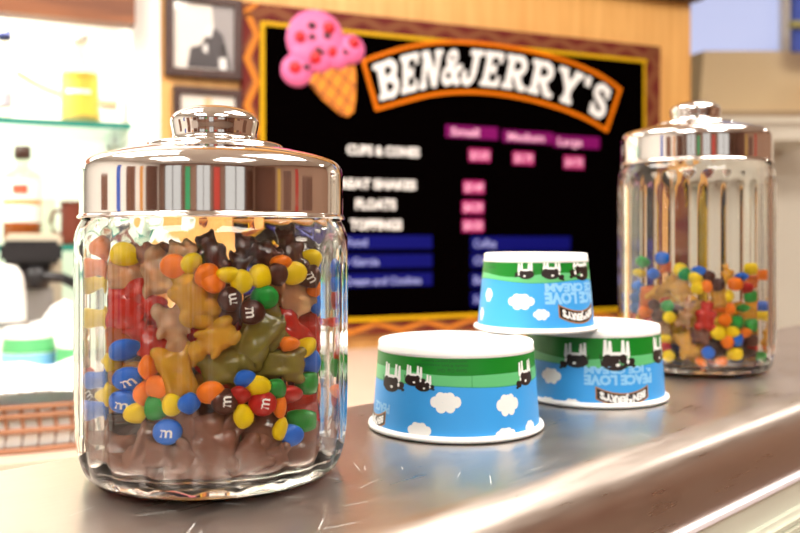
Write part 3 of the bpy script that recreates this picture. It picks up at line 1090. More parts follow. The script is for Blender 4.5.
t = wt_thing('coffee_machine', 'black coffee machine with grey drip tray below the lower shelf', 'machine', 34, -0.20)
box('machine_body', -0.055, 0.055, 0.02, 0.16, 0.0, 0.30, mat('machine_cream', (0.62, 0.55, 0.42), rough=.4), t, bevel=.006)
box('brew_head', -0.062, 0.05, -0.09, 0.05, 0.24, 0.285, M['plastic_black'], t, bevel=.008)
lathe('filter_holder', [(0.001, 0.19), (0.026, 0.19), (0.03, 0.205), (0.03, 0.24), (0.001, 0.24)], M['plastic_black'], t, seg=20, loc=(0, -0.05, 0))
tube('handle', [(0.0, -0.05, 0.215), (0.05, -0.10, 0.212), (0.075, -0.12, 0.20)], 0.010, M['plastic_black'], t)
box('drip_tray', -0.06, 0.05, -0.11, 0.02, 0.0, 0.035, M['grey_pl'], t, bevel=.004)
for i in range(5):
    box('tray_slat', -0.052 + i * .021, -0.042 + i * .021, -0.10, 0.015, 0.035, 0.040, M['grey_pl'], t)
box('brew_column', -0.035, 0.035, -0.05, 0.03, 0.035, 0.19, M['grey_pl'], t, bevel=.004)

t = wt_thing('white_canister', 'tall rounded white canister beside the black coffee machine', 'canister', -2, -0.38)
lathe('canister_body', smooth_profile([(0.001, 0), (0.045, 0), (0.048, .01), (0.048, .14), (0.046, .20), (0.040, .228), (0.025, .240), (0.001, .243)], 4), M['white_pl'], t, seg=32)
lathe('canister_ring', [(0.049, .13), (0.0495, .135), (0.049, .14)], M['grey_pl'], t, seg=32)

# upside-down stacks of printed white cups
M['stripe'] = mat('cup_stripe_lilac', (0.62, 0.66, 0.85), rough=.5)


def cup_stack(px, w, r, n, lab, dz=0.0):
    t = wt_thing('paper_cup_stack', lab, 'paper cups', px, w, dz)
    z = 0.0
    for i in range(n):
        c = lathe('paper_cup', [(r * .98, z), (r, z + .003), (r * .95, z + .012), (r * .94, z + .0135)], M['white_pl'], t, seg=28)
        z += 0.0135
    top = lathe('paper_cup', [(r * .98, z), (r, z + .004), (r * .96, z + .01), (r * .80, z + .085), (r * .78, z + .088), (0.001, z + .088)], M['white_pl'], t, seg=28)
    lathe('printed_band', [(r * .90, z + .048), (r * .842, z + .071)], M['p_light'], top, seg=28)
    lathe('printed_band', [(r * .952, z + .020), (r * .905, z + .046)], M['p_pale'], top, seg=28)
    lathe('printed_band', [(r * 1.004, 0.010), (r * 1.004, 0.013)], M['stripe'], top, seg=28)
    return t


cup_stack(29, -0.55, 0.047, 4, 'stack of white paper cups with green and blue band before the coffee machine')
cup_stack(84, -0.60, 0.050, 3, 'stack of white paper cups with green and blue band against the near jar')
t = wt_thing('paper_bag', 'crumpled white paper bag lying behind the cup stacks', 'bag', 76, -0.42)
bm = bmesh.new()
bmesh.ops.create_icosphere(bm, subdivisions=3, radius=1)
for v in bm.verts:
    n_ = noise.noise(v.co * 2.5) * 0.25
    v.co = Vector((v.co.x * 0.085, v.co.y * 0.06, max(0, (v.co.z + .9) * 0.085))) * (1 + n_)
link('bag_body', bm_mesh('bag_body', bm), M['white_pl'], t, smooth=True)
bm = bmesh.new()
add_box(bm, -0.012, 0.03, -0.07, -0.062, 0.09, 0.10)
link('bag_clip', bm_mesh('bag_clip', bm), M['p_pale'], t)

# wicker basket with white liner
M['wicker'] = mat('brown_wicker', (0.38, 0.17, 0.09), rough=0.7, var=.2, vscale=60)
t = wt_thing('wicker_basket', 'low brown wicker basket lined with white cloth on the worktop', 'basket', 36, -0.78)
bw, bd, bh = 0.125, 0.075, 0.062
box('cloth_liner', -bw + .006, bw - .006, -bd + .006, bd - .006, 0.004, bh - .004, M['white_pl'], t, bevel=.004)
for i in range(13):
    x = -bw + i * 2 * bw / 12
    for yy in (-bd, bd):
        tube('wicker_stake', [(x, yy, 0), (x + .004, yy * 1.04, bh * .5), (x, yy, bh)], 0.0028, M['wicker'], t, seg=6)
for z in (0.004, 0.030, bh - .012, bh):
    tube('wicker_band', [(-bw, -bd, z), (0, -bd * 1.05, z), (bw, -bd, z), (bw * 1.03, 0, z), (bw, bd, z), (0, bd * 1.05, z), (-bw, bd, z), (-bw * 1.03, 0, z)], 0.0042, M['wicker'], t, seg=6, closed=True)
# white napkin heap over the basket
bm = bmesh.new()
bmesh.ops.create_grid(bm, x_segments=26, y_segments=18, size=1)
for v in bm.verts:
    x, y = v.co.x, v.co.y
    e = max(abs(x), abs(y))
    z = bh + .026 + 0.022 * noise.noise(Vector((x * 2.2, y * 2.2, 1))) + 0.020 * (1 - e * e)
    if e > 0.9:
        z -= (e - .9) * .05
    v.co = Vector((x * bw * 1.06, y * bd * 1.12, z))
nb = thing('napkin', 'crumpled white cloth napkin spread over the wicker basket', 'napkin', t.location, R(WA))
link('cloth', bm_mesh('cloth', bm, False), M['white_pl'], nb, smooth=True)

# ------------------------------------------------------------------ front counter
ct = thing('serving_counter', 'long brushed steel serving counter with rounded front edge', 'counter', (0, 0, ZC), R(45))
# local frame: x runs along the counter, y towards the wall
s0, s1 = -70 * U, 150 * U
prof = [(39.6, -3.0), (39.6, -0.15), (39.45, 0.0)]
prof += [(22.6, 0.0)]
for i in range(1, 13):
    a = i / 12 * PI / 2
    prof.append((22.6 - 2.2 * math.sin(a), -2.2 + 2.2 * math.cos(a)))
prof += [(20.4, -3.9), (20.9, -3.9), (39.2, -3.0)]
NS = 40
vs, fs = [], []
n = len(prof)
for i in range(NS + 1):
    x = s0 + (s1 - s0) * i / NS
    for (y, z) in prof:
        vs.append((x, y * U, z * U))
for i in range(NS):
    for q in range(n - 1):
        fs.append((i * n + q, i * n + q + 1, (i + 1) * n + q + 1, (i + 1) * n + q))
me = raw('steel_top', vs, fs)
bm = bmesh.new()
bm.from_mesh(me)
bmesh.ops.recalc_face_normals(bm, faces=bm.faces)
bm.to_mesh(me)
bm.free()
top = link('steel_top', me, M['steel'], ct, smooth=True)
me.set_sharp_from_angle(angle=R(40)) if hasattr(me, 'set_sharp_from_angle') else None
M['trim'] = mat('lilac_white_trim', (0.80, 0.74, 0.78), rough=0.3)
M['front'] = mat('pale_green_white_panel', (0.78, 0.80, 0.68), rough=0.35)
M['grille'] = mat('pale_grille', (0.62, 0.62, 0.50), rough=0.5)
bm = bmesh.new()
add_box(bm, s0, s1, 20.15 * U, 20.9 * U, -4.35 * U, -3.85 * U, 0.0018)
link('edge_trim', bm_mesh('edge_trim', bm), M['trim'], ct, smooth=False)
box('front_panel', s0, s1, 20.75 * U, 38.6 * U, -ZC + 0.001, -3.9 * U, M['front'], ct)
# recessed vent grille in the front panel
gs0, gs1 = 33 * U, 60 * U
g = box('vent_grille', gs0, gs1, 20.55 * U, 20.8 * U, -14 * U, -6.1 * U, M['front'], ct, bevel=.001)
for i in range(14):
    z = (-6.6 - i * 0.5) * U
    box('grille_slat', gs0 + .006, gs1 - .006, 20.35 * U, 20.56 * U, z - .0022, z, M['grille'], g)
tube('slanted_stay', [(39.6 * U, 20.2 * U, -5.0 * U), (36.6 * U, 19.9 * U, -10 * U)], 0.0035, M['trim'], ct)
# worn scratches, raised hairlines on the steel
M['scr'] = mat('bright_scratch', (0.85, 0.83, 0.8), rough=0.5)
rs = random.Random(4)
bm = bmesh.new()
for i in range(46):
    x, y = rs.uniform(14, 75) * U, rs.uniform(20.9, 33) * U
    a = rs.uniform(0, PI)
    l = rs.uniform(.3, 1.5) * U
    if y < 22.6 * U:
        y = rs.uniform(22.7, 25) * U
    dx, dy = math.cos(a) * l / 2, math.sin(a) * l / 2
    if y - abs(dy) < 22.65 * U:
        continue
    nx, ny = -math.sin(a) * .00015, math.cos(a) * .00015
    bm.faces.new([bm.verts.new(c) for c in ((x - dx - nx, y - dy - ny, .00006), (x + dx - nx, y + dy - ny, .00006), (x + dx + nx, y + dy + ny, .00006), (x - dx + nx, y - dy + ny, .00006))])
sm = link('scratches', bm_mesh('scratches', bm, False), M['scr'], ct, kind='stuff')

# ------------------------------------------------------------------ candy jars
JN = dict(x=-8.12, y=38.6, h=11.0)
JF = dict(x=22.99, y=68.5, h=15.8)


def jar_body(t, H, flutes, dep):
    """H: height where glass meets the lid"""
    Ro = 5.87
    prof = [(0.0, 0.0), (3.0, 0.0), (4.7, 0.02), (5.15, 0.12), (5.42, 0.38), (5.58, 0.75), (5.72, 1.25), (5.82, 2.0), (5.86, 3.2)]
    nz = 10
    for i in range(1, nz):
        prof.append((5.87, 3.2 + (H - 1.3 - 3.2) * i / nz))
    prof += [(5.86, H - 1.3), (5.83, H - 0.95), (5.76, H - .62), (5.66, H - .36), (5.54, H - .15), (5.46, H), (5.42, H + 0.5), (5.34, H + .55), (5.26, H + .5)]
    nout = len(prof)
    prof += [(5.24, H), (5.36, H - .6), (5.50, H - 1.2), (5.52, H - 2.0), (5.52, 2.4), (5.50, 1.5), (5.38, 1.0), (5.1, 0.72), (4.5, 0.60), (0.0, 0.58)]
    seg = flutes * 12
    vs, fs = [], []
    n = len(prof)
    for i in range(seg):
        a = 2 * PI * i / seg
        fr = (i % 12) / 12 * 2 - 1          # -1..1 across a flute
        cut = dep * fr * fr                 # convex panels meeting in grooves
        for pi_, (r, z) in enumerate(prof):
            lo = 0.42
            hi_ = H - 0.62 - 0.45 * fr * fr
            k = 0.0
            if z > lo:
                k = min(1, (z - lo) / .5)
            if z > hi_ - .4:
                k *= max(0, min(1, (hi_ - z) / .4 + 0.0))
            rr = r - cut * k if (r > 4 and pi_ < nout) else r
            vs.append((rr * math.cos(a) * U, rr * math.sin(a) * U, z * U))
    for i in range(seg):
        j = (i + 1) % seg
        for q in range(n - 1):
            fs.append((i * n + q, j * n + q, j * n + q + 1, i * n + q + 1))
    me = raw('glass_body', vs, fs)
    bm = bmesh.new()
    bm.from_mesh(me)
    bmesh.ops.remove_doubles(bm, verts=bm.verts, dist=1e-7)
    bmesh.ops.recalc_face_normals(bm, faces=bm.faces)
    bm.to_mesh(me)
    bm.free()
    link('glass_body', me, M['jar_glass'], t, smooth=True)


def jar_lid(t, H):
    z = H - 0.05
    p = [(5.50, z + .25), (5.60, z + .02), (5.66, z), (5.70, z + .03), (5.70, z + .10), (5.63, z + .17), (5.61, z + .3), (5.61, z + 1.0), (5.61, z + 1.75), (5.59, z + 2.05), (5.52, z + 2.28), (5.38, z + 2.45), (5.15, z + 2.58),
         (4.6, z + 2.76), (3.9, z + 2.93), (3.2, z + 3.05), (3.02, z + 3.08), (2.98, z + 3.16), (2.92, z + 3.25), (2.75, z + 3.31), (2.4, z + 3.38), (2.05, z + 3.45), (1.85, z + 3.52)]
    p = smooth_profile(p, 3)
    l = lathe('lid', p, M['chrome'], t, seg=128, scale=U)
    k = smooth_profile([(1.86, z + 3.46), (1.82, z + 3.58), (1.82, z + 3.75), (1.86, z + 3.95), (1.90, z + 4.15), (1.90, z + 4.30), (1.84, z + 4.47), (1.68, z + 4.63), (1.40, z + 4.77), (1.0, z + 4.88), (0.55, z + 4.94), (0.0005, z + 4.96)], 3)
    lathe('knob', k, M['chrome'], l, seg=96, scale=U)
    return l


jn = thing('candy_jar', 'fluted glass jar filled to its chrome lid, beside the lone cup', 'jar', (JN['x'] * U, JN['y'] * U, ZC + 0.0002), R(3), 'fluted candy jars')
jar_body(jn, JN['h'], 20, 0.13)
jar_lid(jn, JN['h'])
jf = thing('candy_jar', 'taller fluted glass jar half full of candy, behind the cup stack', 'jar', (JF['x'] * U, JF['y'] * U, ZC + 0.0002), R(3), 'fluted candy jars')
jar_body(jf, JF['h'], 28, 0.085)
jar_lid(jf, JF['h'])

# ------------------------------------------------------------------ candy
def candy_mesh():
    bm = bmesh.new()
    bmesh.ops.create_uvsphere(bm, u_segments=20, v_segments=12, radius=1)
    for v in bm.verts:
        v.co = Vector((v.co.x * .49 * U, v.co.y * .49 * U, v.co.z * .31 * U))
    me = bm_mesh('candy', bm)
    for p in me.polygons:
        p.use_smooth = True
    return me


def bear_mesh(kind):
    bm = bmesh.new()

    def blob(c, r, rot=0):
        q = bmesh.ops.create_icosphere(bm, subdivisions=3, radius=1)
        mt = Matrix.Translation(c) @ Matrix.Rotation(R(rot), 4, 'Z') @ Matrix.Diagonal((*r, 1))
        bmesh.ops.transform(bm, matrix=mt, verts=q['verts'])
    if kind == 0:      # seated bear seen from the front
        blob((0, -.25, 0), (.50, .62, .42))
        blob((0, .62, .05), (.40, .38, .36))
        blob((-.30, .92, .02), (.16, .16, .14)); blob((.30, .92, .02), (.16, .16, .14))
        blob((0, .56, .34), (.17, .14, .14))
        blob((-.40, .08, .28), (.15, .30, .17), 25); blob((.40, .08, .28), (.15, .30, .17), -25)
        blob((-.36, -.72, .26), (.20, .34, .22), 12); blob((.36, -.72, .26), (.20, .34, .22), -12)
    elif kind == 1:    # plump bear, limbs tucked in
        blob((0, -.1, 0), (.58, .72, .40))
        blob((0, .66, 0), (.44, .36, .36))
        blob((-.33, .94, 0), (.15, .13, .14)); blob((.33, .94, 0), (.15, .13, .14))
        blob((-.45, -.62, .12), (.24, .30, .28)); blob((.45, -.62, .12), (.24, .30, .28))
        blob((-.50, .20, .12), (.18, .26, .24)); blob((.50, .20, .12), (.18, .26, .24))
    else:              # squared gummy block with two ridges
        blob((0, -.35, 0), (.62, .50, .36)); blob((0, .35, 0), (.56, .50, .36))
        blob((-.28, 0, .22), (.14, .72, .20), 4); blob((.28, 0, .22), (.14, .72, .20), -4)
        blob((-.5, -.7, 0), (.2, .2, .25)); blob((.5, -.7, 0), (.2, .2, .25)); blob((-.42, .75, 0), (.2, .2, .25)); blob((.42, .75, 0), (.2, .2, .25))
    me = bm_mesh('gummy', bm)
    o = bpy.data.objects.new('gummy', me)
    COL.objects.link(o)
    md = o.modifiers.new('r', 'REMESH')
    md.mode = 'VOXEL'
    md.voxel_size = 0.075
    md.use_smooth_shade = True
    ms = o.modifiers.new('s', 'SMOOTH')
    ms.iterations = 6
    dg = bpy.context.evaluated_depsgraph_get()
    m2 = bpy.data.meshes.new_from_object(o.evaluated_get(dg))
    bpy.data.objects.remove(o)
    for v in m2.vertices:
        v.co = v.co * U * 1.16
    for p in m2.polygons:
        p.use_smooth = True
    return m2


base_candy = candy_mesh()
candy_me = {}
for k in CANDY:
    c = base_candy.copy()
    c.materials.append(M['c_' + k])
    candy_me[k] = c
base_bears = [bear_mesh(i) for i in range(3)]
gum_me = {}
for k in GUM:
    for i, bme in enumerate(base_bears):
        c = bme.copy()
        c.materials.append(M['g_' + k])
        gum_me[k, i] = c

# the printed letter, laid on the candy's shell
lv, lf, lw = text_mesh('m', 0.42, 0.012, 2)
lv2 = []
cxm = 0.0
cym = sum(p[1] for p in lv) / len(lv)
for (x, y) in lv:
    y -= cym
    z = .31 * math.sqrt(max(0, 1 - (x * x + y * y) / .49 ** 2)) + 0.006
    lv2.append((x * U, y * U, z * U))
letter_me = raw('printed_letter', lv2, lf)
letter_me.materials.append(M['lettering'])

NEAR_C = [  # px, py, colour, aspect tilt (0 face on .. 1 edge on), roll, letter
    (126, 254, 'yellow', .3, 30, 0), (105, 248, 'orange', .7, 80, 0), (100, 267, 'orange', .6, 80, 0), (95.5, 283.5, 'yellow', .5, 30, 0), (174.5, 266, 'orange', .1, 0, 0),
    (192, 263, 'yellow', .6, 40, 0), (207.5, 275, 'orange', .5, 60, 0), (213, 281, 'orange', .5, 120, 0), (227, 275, 'yellow', .9, 0, 0), (241, 281.5, 'yellow', .1, 0, 0),
    (260, 276, 'yellow', .5, 100, 0), (276, 274, 'brown', .1, 0, 0), (293, 273, 'yellow', .2, 60, 0), (279.5, 262, 'orange', .9, 0, 0), (309.5, 259, 'yellow', .4, -20, 0),
    (308, 276, 'brown', .15, -60, 1), (264, 297, 'green', .25, -30, 0), (230, 299, 'brown', .05, 100, 1), (251.5, 312, 'brown', .1, -85, 1), (313.5, 290, 'orange', .6, 30, 0),
    (335, 268, 'blue', .4, 90, 0), (334, 283, 'blue', .4, 90, 0), (315.5, 305, 'blue', .3, 60, 0), (334, 299, 'red', .5, 90, 0), (286.7, 343.8, 'orange', .9, 0, 0),
    (310, 362, 'blue', .1, 0, 0), (306, 382.6, 'green', .4, 70, 0), (332, 366, 'green', .3, 90, 0), (256.8, 385.7, 'yellow', .5, -10, 0), (274, 389, 'green', .5, -20, 0),
    (289, 394, 'red', .7, 0, 0), (239, 395, 'red', .7, -10, 0), (211, 392, 'orange', .4, 15, 0), (244, 379, 'blue', .7, 10, 0), (224, 401, 'brown', .1, 88, 1),
    (262, 403, 'red', .05, 80, 1), (279, 406, 'orange', .7, 80, 0), (243, 415.5, 'yellow', .35, 100, 0), (279.5, 428, 'yellow', .6, 60, 0), (290, 435, 'blue', .3, 15, 0),
    (100, 317.5, 'yellow', .5, 80, 0), (125, 349.5, 'blue', .6, 40, 0), (111.6, 362.5, 'yellow', .6, 0, 0), (129, 378.4, 'blue', .3, 25, 1), (126, 401, 'blue', .3, -10, 1),
    (102, 379, 'blue', .5, 70, 0), (94, 376, 'red', .5, 10, 0), (150, 367, 'orange', .5, 90, 0), (145.6, 393, 'orange', .5, 90, 0), (160, 386.6, 'orange', .3, -30, 0),
    (110.5, 394, 'yellow', .4, 80, 0), (93, 393, 'brown', .2, 60, 1), (99, 409, 'blue', .5, 30, 0), (158, 407, 'green', .3, 80, 0), (173.5, 403, 'yellow', .75, 80, 0),
    (190, 403, 'blue', .5, 15, 0), (138, 412, 'yellow', .6, 30, 0), (76.5, 399, 'orange', .5, 90, 0), (77.5, 380, 'blue', .5, 90, 0), (168, 431, 'blue', .05, -5, 1),
    (333, 395, 'red', .5, 90, 0)]
NEAR_G = [  # px, py, colour, roll, scale, variant, depth
    (159, 272, 'clear', 10, .95, 1, .9), (192, 294, 'amber', 22, 1.08, 1, .62), (205, 309, 'amber', -8, .8, 2, .75), (132, 277, 'clear', 70, .8, 1, 1.0),
    (132, 306, 'red', -20, 1.05, 1, .9), (148, 300, 'red', 60, .7, 0, .8), (151, 345, 'red', 40, 1.0, 1, 1.1), (118, 334, 'orange', 20, .95, 1, 1.0),
    (95, 334, 'honey', 10, .8, 0, .8), (212, 341, 'amber', 125, .95, 0, .55), (178, 373, 'amber', 12, 1.08, 2, .50), (255, 337, 'olive', -35, 1.15, 2, .8),
    (272, 328, 'olive', 20, .8, 1, .7), (280, 364, 'olive', 85, .95, 2, .6), (226, 367, 'olive', -75, .95, 1, .8), (289, 325, 'red', 15, .85, 2, .9),
    (308, 331, 'red', 80, .95, 1, .8), (290, 297, 'clear', 40, 1.0, 1, 1.0), (212, 256, 'dark', 20, .75, 1, .7), (239, 259, 'dark', -15, .8, 0, .6),
    (264, 255, 'dark', 60, .75, 1, .8), (288, 253, 'dark', 10, .8, 1, .7), (151, 254, 'cola', 80, .7, 1, .9), (190, 252, 'clear', 80, .7, 1, 1.1),
    (86, 350, 'clear', 0, .8, 1, .8), (322, 345, 'red', 5, .8, 1, .9),
    (88, 440, 'cola', 0, 1.0, 1, .6), (118, 455, 'cola', 30, 1.15, 1, .6), (148, 448, 'cola', -20, 1.1, 2, .6), (182, 456, 'cola', 80, 1.15, 0, .6), (214, 446, 'cola', 10, 1.1, 1, .6),
    (240, 462, 'cola', -60, 1.1, 2, .6), (268, 458, 'cola', 25, 1.1, 0, .6), (302, 456, 'cola', -10, 1.15, 1, .6), (328, 430, 'cola', 10, .95, 1, .7), (105, 430, 'cola', 60, .95, 0, .8),
    (142, 472, 'cola', 90, 1.1, 1, .6), (200, 476, 'cola', 95, 1.15, 1, .6), (262, 482, 'cola', 85, 1.1, 2, .6), (312, 470, 'cola', 70, 1.0, 0, .7), (190, 426, 'cola', 40, .95, 1, .8), (262, 428, 'cola', 60, .95, 1, .9),
    (305, 412, 'red', 30, .85, 1, 1.0), (88, 470, 'cola', 50, .95, 1, .7), (230, 428, 'cola', -40, .9, 2, .8), (318, 402, 'cola', 80, .85, 1, .9)]
FAR_C = [
    (662.6, 258, 'blue', .1, 0, 0), (643, 262, 'green', .2, 0, 0), (654.4, 274, 'blue', .3, 10, 0), (641, 273, 'yellow', .7, 0, 0), (680, 269.5, 'yellow', .5, 80, 0), (695, 278, 'yellow', .2, 0, 0),
    (698, 288, 'yellow', .3, 60, 0), (699, 271.5, 'blue', .6, -20, 0), (685, 274, 'green', .4, 50, 0), (707, 286, 'orange', .2, 90, 0), (708.5, 276, 'brown', .5, 0, 0), (717, 284.5, 'brown', .1, 0, 0),
    (741, 276.6, 'blue', .8, 0, 0), (750, 269, 'yellow', .3, 0, 0), (735, 284, 'orange', .1, 0, 0), (759, 275, 'orange', .3, 80, 0), (728.7, 296, 'yellow', .6, 90, 0), (729.5, 309, 'orange', .6, 80, 0),
    (668.5, 306, 'green', .05, 0, 0), (670, 317, 'yellow', .05, 0, 0), (644.6, 312, 'orange', .3, 0, 0), (630.5, 297.6, 'blue', .4, 90, 0), (630.5, 307.5, 'blue', .4, 90, 0), (655, 305, 'brown', .3, 0, 0), (658, 316, 'brown', .3, 0, 0),
    (724.7, 319.6, 'orange', .1, 0, 0), (736, 322, 'green', .1, 0, 0), (718.5, 333, 'yellow', .05, 0, 0), (731.5, 332, 'yellow', .4, -10, 0), (726.7, 342, 'orange', .2, 0, 0), (736.5, 340, 'blue', .6, 60, 0),
    (743.6, 333, 'orange', .6, 20, 0), (666, 338.5, 'yellow', .8, 0, 0), (665, 347, 'red', .7, 0, 0), (669.3, 356, 'yellow', .05, 0, 0), (707.9, 352.5, 'blue', .0, 0, 0), (735.4, 354, 'yellow', .1, 0, 0),
    (721, 361.5, 'orange', .6, 0, 0), (760.5, 316, 'yellow', .6, 0, 0), (762, 307, 'blue', .3, 0, 0), (742, 308, 'green', .9, 0, 0), (749, 296, 'green', .4, 80, 0), (745, 288, 'red', .4, 0, 0), (751, 325, 'green', .3, 80, 0),
    (759, 357, 'green', .4, 0, 0), (752, 340, 'brown', .4, 0, 0), (641, 350, 'blue', .3, 90, 0), (640, 286, 'blue', .5, 90, 0)]
FAR_G = [
    (667, 265, 'orange', 0, .6, 1, .8), (679, 287, 'honey', 35, .95, 1, .7), (649, 298, 'orange', 10, .8, 1, .8), (686, 315, 'clear', -15, .85, 0, .6), (706, 317, 'red', -5, .95, 1, .6), (719, 297, 'honey', 10, .8, 2, .9),
    (687, 345, 'amber', 20, .95, 2, .6), (715, 348, 'dark', -30, .9, 1, 1.0), (754, 302, 'amber', 0, .7, 1, .9), (664, 330, 'clear', 20, .7, 1, .9), (757, 335, 'amber', 10, .8, 1, .8),
    (750, 280, 'orange', 60, .7, 2, .9), (727, 275, 'amber', 10, .7, 1, 1.0), (648, 334, 'red', 30, .8, 1, .9), (742, 350, 'dark', 40, .8, 1, .9), (652, 352, 'cola', 70, .75, 1, .8), (700, 335, 'cola', 70, .8, 1, 1.0)]
RIN = 5.42


def ray_in_jar(J, px, py, depth):
    """counter-unit point where the sight line enters the jar's inner cylinder shrunk by depth"""
    dx, dz = (px - 400) / F, (HY - py) / F
    r = RIN - depth
    a = dx * dx + 1
    b = -2 * (J['x'] * dx + J['y'])
    c = J['x'] ** 2 + J['y'] ** 2 - r * r
    disc = b * b - 4 * a * c
    if disc < 0:
        t = -b / (2 * a)
        x, y = dx * t, t
        ox_, oy_ = x - J['x'], y - J['y']
        k = r / math.hypot(ox_, oy_)
        return Vector((J['x'] + ox_ * k, J['y'] + oy_ * k, 10.2 + dz * t))
    t = (-b - math.sqrt(disc)) / (2 * a)
    return Vector((dx * t, t, 10.2 + dz * t))


def orient(p, J, tilt, roll, rnd):
    """z axis towards a viewer at the counter, tilted away for edge-on candies; roll turns in the view"""
    out = Vector((p.x - J['x'], p.y - J['y'], 0)).normalized()
    tov = (Vector((0, 0, 10.2)) - p).normalized()
    z = (out * .35 + tov).normalized()
    x = Vector((0, 0, 1)).cross(z).normalized()
    y = z.cross(x)
    rot = Matrix((x, y, z)).transposed().to_4x4()
    return rot @ Matrix.Rotation(R(roll), 4, 'Z') @ Matrix.Rotation(tilt * PI / 2 * .92, 4, 'X')


WORDS_G = {'amber': 'amber', 'clear': 'tan', 'red': 'red', 'olive': 'olive', 'cola': 'brown', 'orange': 'orange', 'honey': 'honey', 'dark': 'blackish'}


def fill_jar(J, JH, jarword, clist, glist, ztop, nc, ng, seed, gcols):
    rnd = random.Random(seed)
    items = []    # pos, radius, kind, colour, matrix, letter, variant, scale, pinned
    for (px, py, c, ti, ro, le) in clist:
        p = ray_in_jar(J, px, py, .33 + .17 * ti)
        items.append(dict(p=p, r=.42, k='c', c=c, m=orient(p, J, ti, ro, rnd), le=le, s=1.0, pin=1))
    for (px, py, c, ro, s, var, dep) in glist:
        p = ray_in_jar(J, px, py, dep + .12)
        p.z = max(p.z, .62 + .7)
        items.append(dict(p=p, r=.86 * s, k='g', c=c, m=orient(p, J, rnd.uniform(-.12, .12), ro, rnd), le=0, s=s, var=var, pin=1))
    for i in range(nc + ng):
        g = i >= nc
        a, rr = rnd.uniform(0, 2 * PI), 4.9 * math.sqrt(rnd.random())
        z = rnd.uniform(1.0, ztop)
        p = Vector((J['x'] + rr * math.cos(a), J['y'] + rr * math.sin(a), z))
        q = Vector((rnd.gauss(0, 1), rnd.gauss(0, 1), rnd.gauss(0, 1))).normalized()
        mt = q.to_track_quat('Z', 'Y').to_matrix().to_4x4() @ Matrix.Rotation(rnd.uniform(0, 6.28), 4, 'Z')
        if g:
            c = gcols(z, rnd)
            items.append(dict(p=p, r=.84, k='g', c=c, m=mt, le=0, s=.95, var=rnd.randrange(3), pin=0))
        else:
            c = rnd.choice(['yellow', 'orange', 'blue', 'green', 'red', 'brown', 'orange', 'brown'])
            if z < 3.0 and jarword == 'near':
                c = rnd.choice(['brown', 'brown', 'red', 'orange'])
            items.append(dict(p=p, r=.44, k='c', c=c, m=mt, le=0, s=1.0, pin=0))
    P = np.array([list(i['p']) for i in items])
    rad = np.array([i['r'] for i in items])
    pin = np.array([i['pin'] for i in items], bool)
    for it in range(160):
        d = P[:, None, :] - P[None, :, :]
        dist = np.sqrt((d ** 2).sum(-1)) + 1e-6
        mind = (rad[:, None] + rad[None, :]) * (0.97)
        ov = np.clip(mind - dist, 0, None)
        np.fill_diagonal(ov, 0)
        wgt = np.where(pin[None, :], 1.0, 0.5)
        move = (d / dist[..., None] * (ov * wgt)[..., None]).sum(1) * 0.42
        move[pin] = 0
        P += move
        free = ~pin
        P[free, 2] -= 0.02
        q = P[:, :2] - np.array([J['x'], J['y']])
        h = np.hypot(q[:, 0], q[:, 1])
        lim = RIN - rad - .05
        k = np.where((h > lim) & free, lim / np.maximum(h, 1e-6), 1.0)
        P[:, :2] = np.array([J['x'], J['y']]) + q * k[:, None]
        P[free, 2] = np.clip(P[free, 2], .66 + rad[free] * .9, ztop)
    for i, it in enumerate(items):
        it['p'] = Vector(P[i])
    # build
    zr = [i['p'].z for i in items]
    made = []
    n_vis = 0
    for i, it in enumerate(items):
        mt = Matrix.Translation((it['p'].x * U, it['p'].y * U, ZC + it['p'].z * U)) @ it['m'] @ Matrix.Diagonal((it['s'], it['s'], it['s'], 1))
        if it['k'] == 'c':
            o = bpy.data.objects.new('chocolate_candy', candy_me[it['c']])
        else:
            me_ = gum_me[it['c'], it['var']]
            # gummies are soft: where one meets the glass or the base it is pressed flat against it
            co = np.empty(len(me_.vertices) * 3)
            me_.vertices.foreach_get('co', co)
            mw_ = np.array(mt)
            wc = co.reshape(-1, 3) @ mw_[:3, :3].T + mw_[:3, 3]
            q = wc[:, :2] / U - np.array([J['x'], J['y']])
            h = np.hypot(q[:, 0], q[:, 1])
            zz = (wc[:, 2] - ZC) / U
            zmax = JH - .1
            lim = np.minimum(5.44, 5.44 - np.clip((zz - (JH - 1.2)), 0, 1.2) * .18)
            lim = np.minimum(lim, 5.44 - np.clip(1.6 - zz, 0, 2) ** 2 * .9)
            if (h > lim).any() or (zz < .64).any() or (zz > zmax).any():
                k = np.where(h > lim, lim / np.maximum(h, 1e-6), 1)
                q = q * k[:, None] + np.array([J['x'], J['y']])
                wc[:, :2] = q * U
                wc[:, 2] = np.clip(zz, .64, zmax) * U + ZC
                inv = np.linalg.inv(mw_)
                lc = wc @ inv[:3, :3].T + inv[:3, 3]
                me_ = me_.copy()
                me_.vertices.foreach_set('co', lc.reshape(-1))
                me_.update()
            o = bpy.data.objects.new('gummy_bear', me_)
        COL.objects.link(o)
        o.matrix_world = mt
        if it['le']:
            l = bpy.data.objects.new('printed_letter', letter_me)
            COL.objects.link(l)
            l.parent = o
        it['o'] = o
    # labels from real neighbours
    def nm(it):
        return (it['c'] + ' candy') if it['k'] == 'c' else (WORDS_G[it['c']] + ' bear')
    used = {}
    for i, it in enumerate(items):
        o = it['o']
        hf = (it['p'].z - .9) / (ztop - .9)
        band_ = ('at the bottom' if hf < .2 else 'low down' if hf < .42 else 'at mid height' if hf < .64 else 'high up' if hf < .84 else 'at the top')
        d = [(np.linalg.norm(P[i] - P[j]) - rad[j] * .5, j) for j in range(len(items)) if j != i and (pin[j] or not it['pin'])]
        d.sort()
        j1 = d[0][1]
        j2 = next((j for _, j in d[1:6] if nm(items[j]) != nm(items[j1])), d[1][1])
        what = nm(it)
        inside = '' if it['pin'] else 'inner '
        lab = None
        cand = [j for _, j in d[:9]]
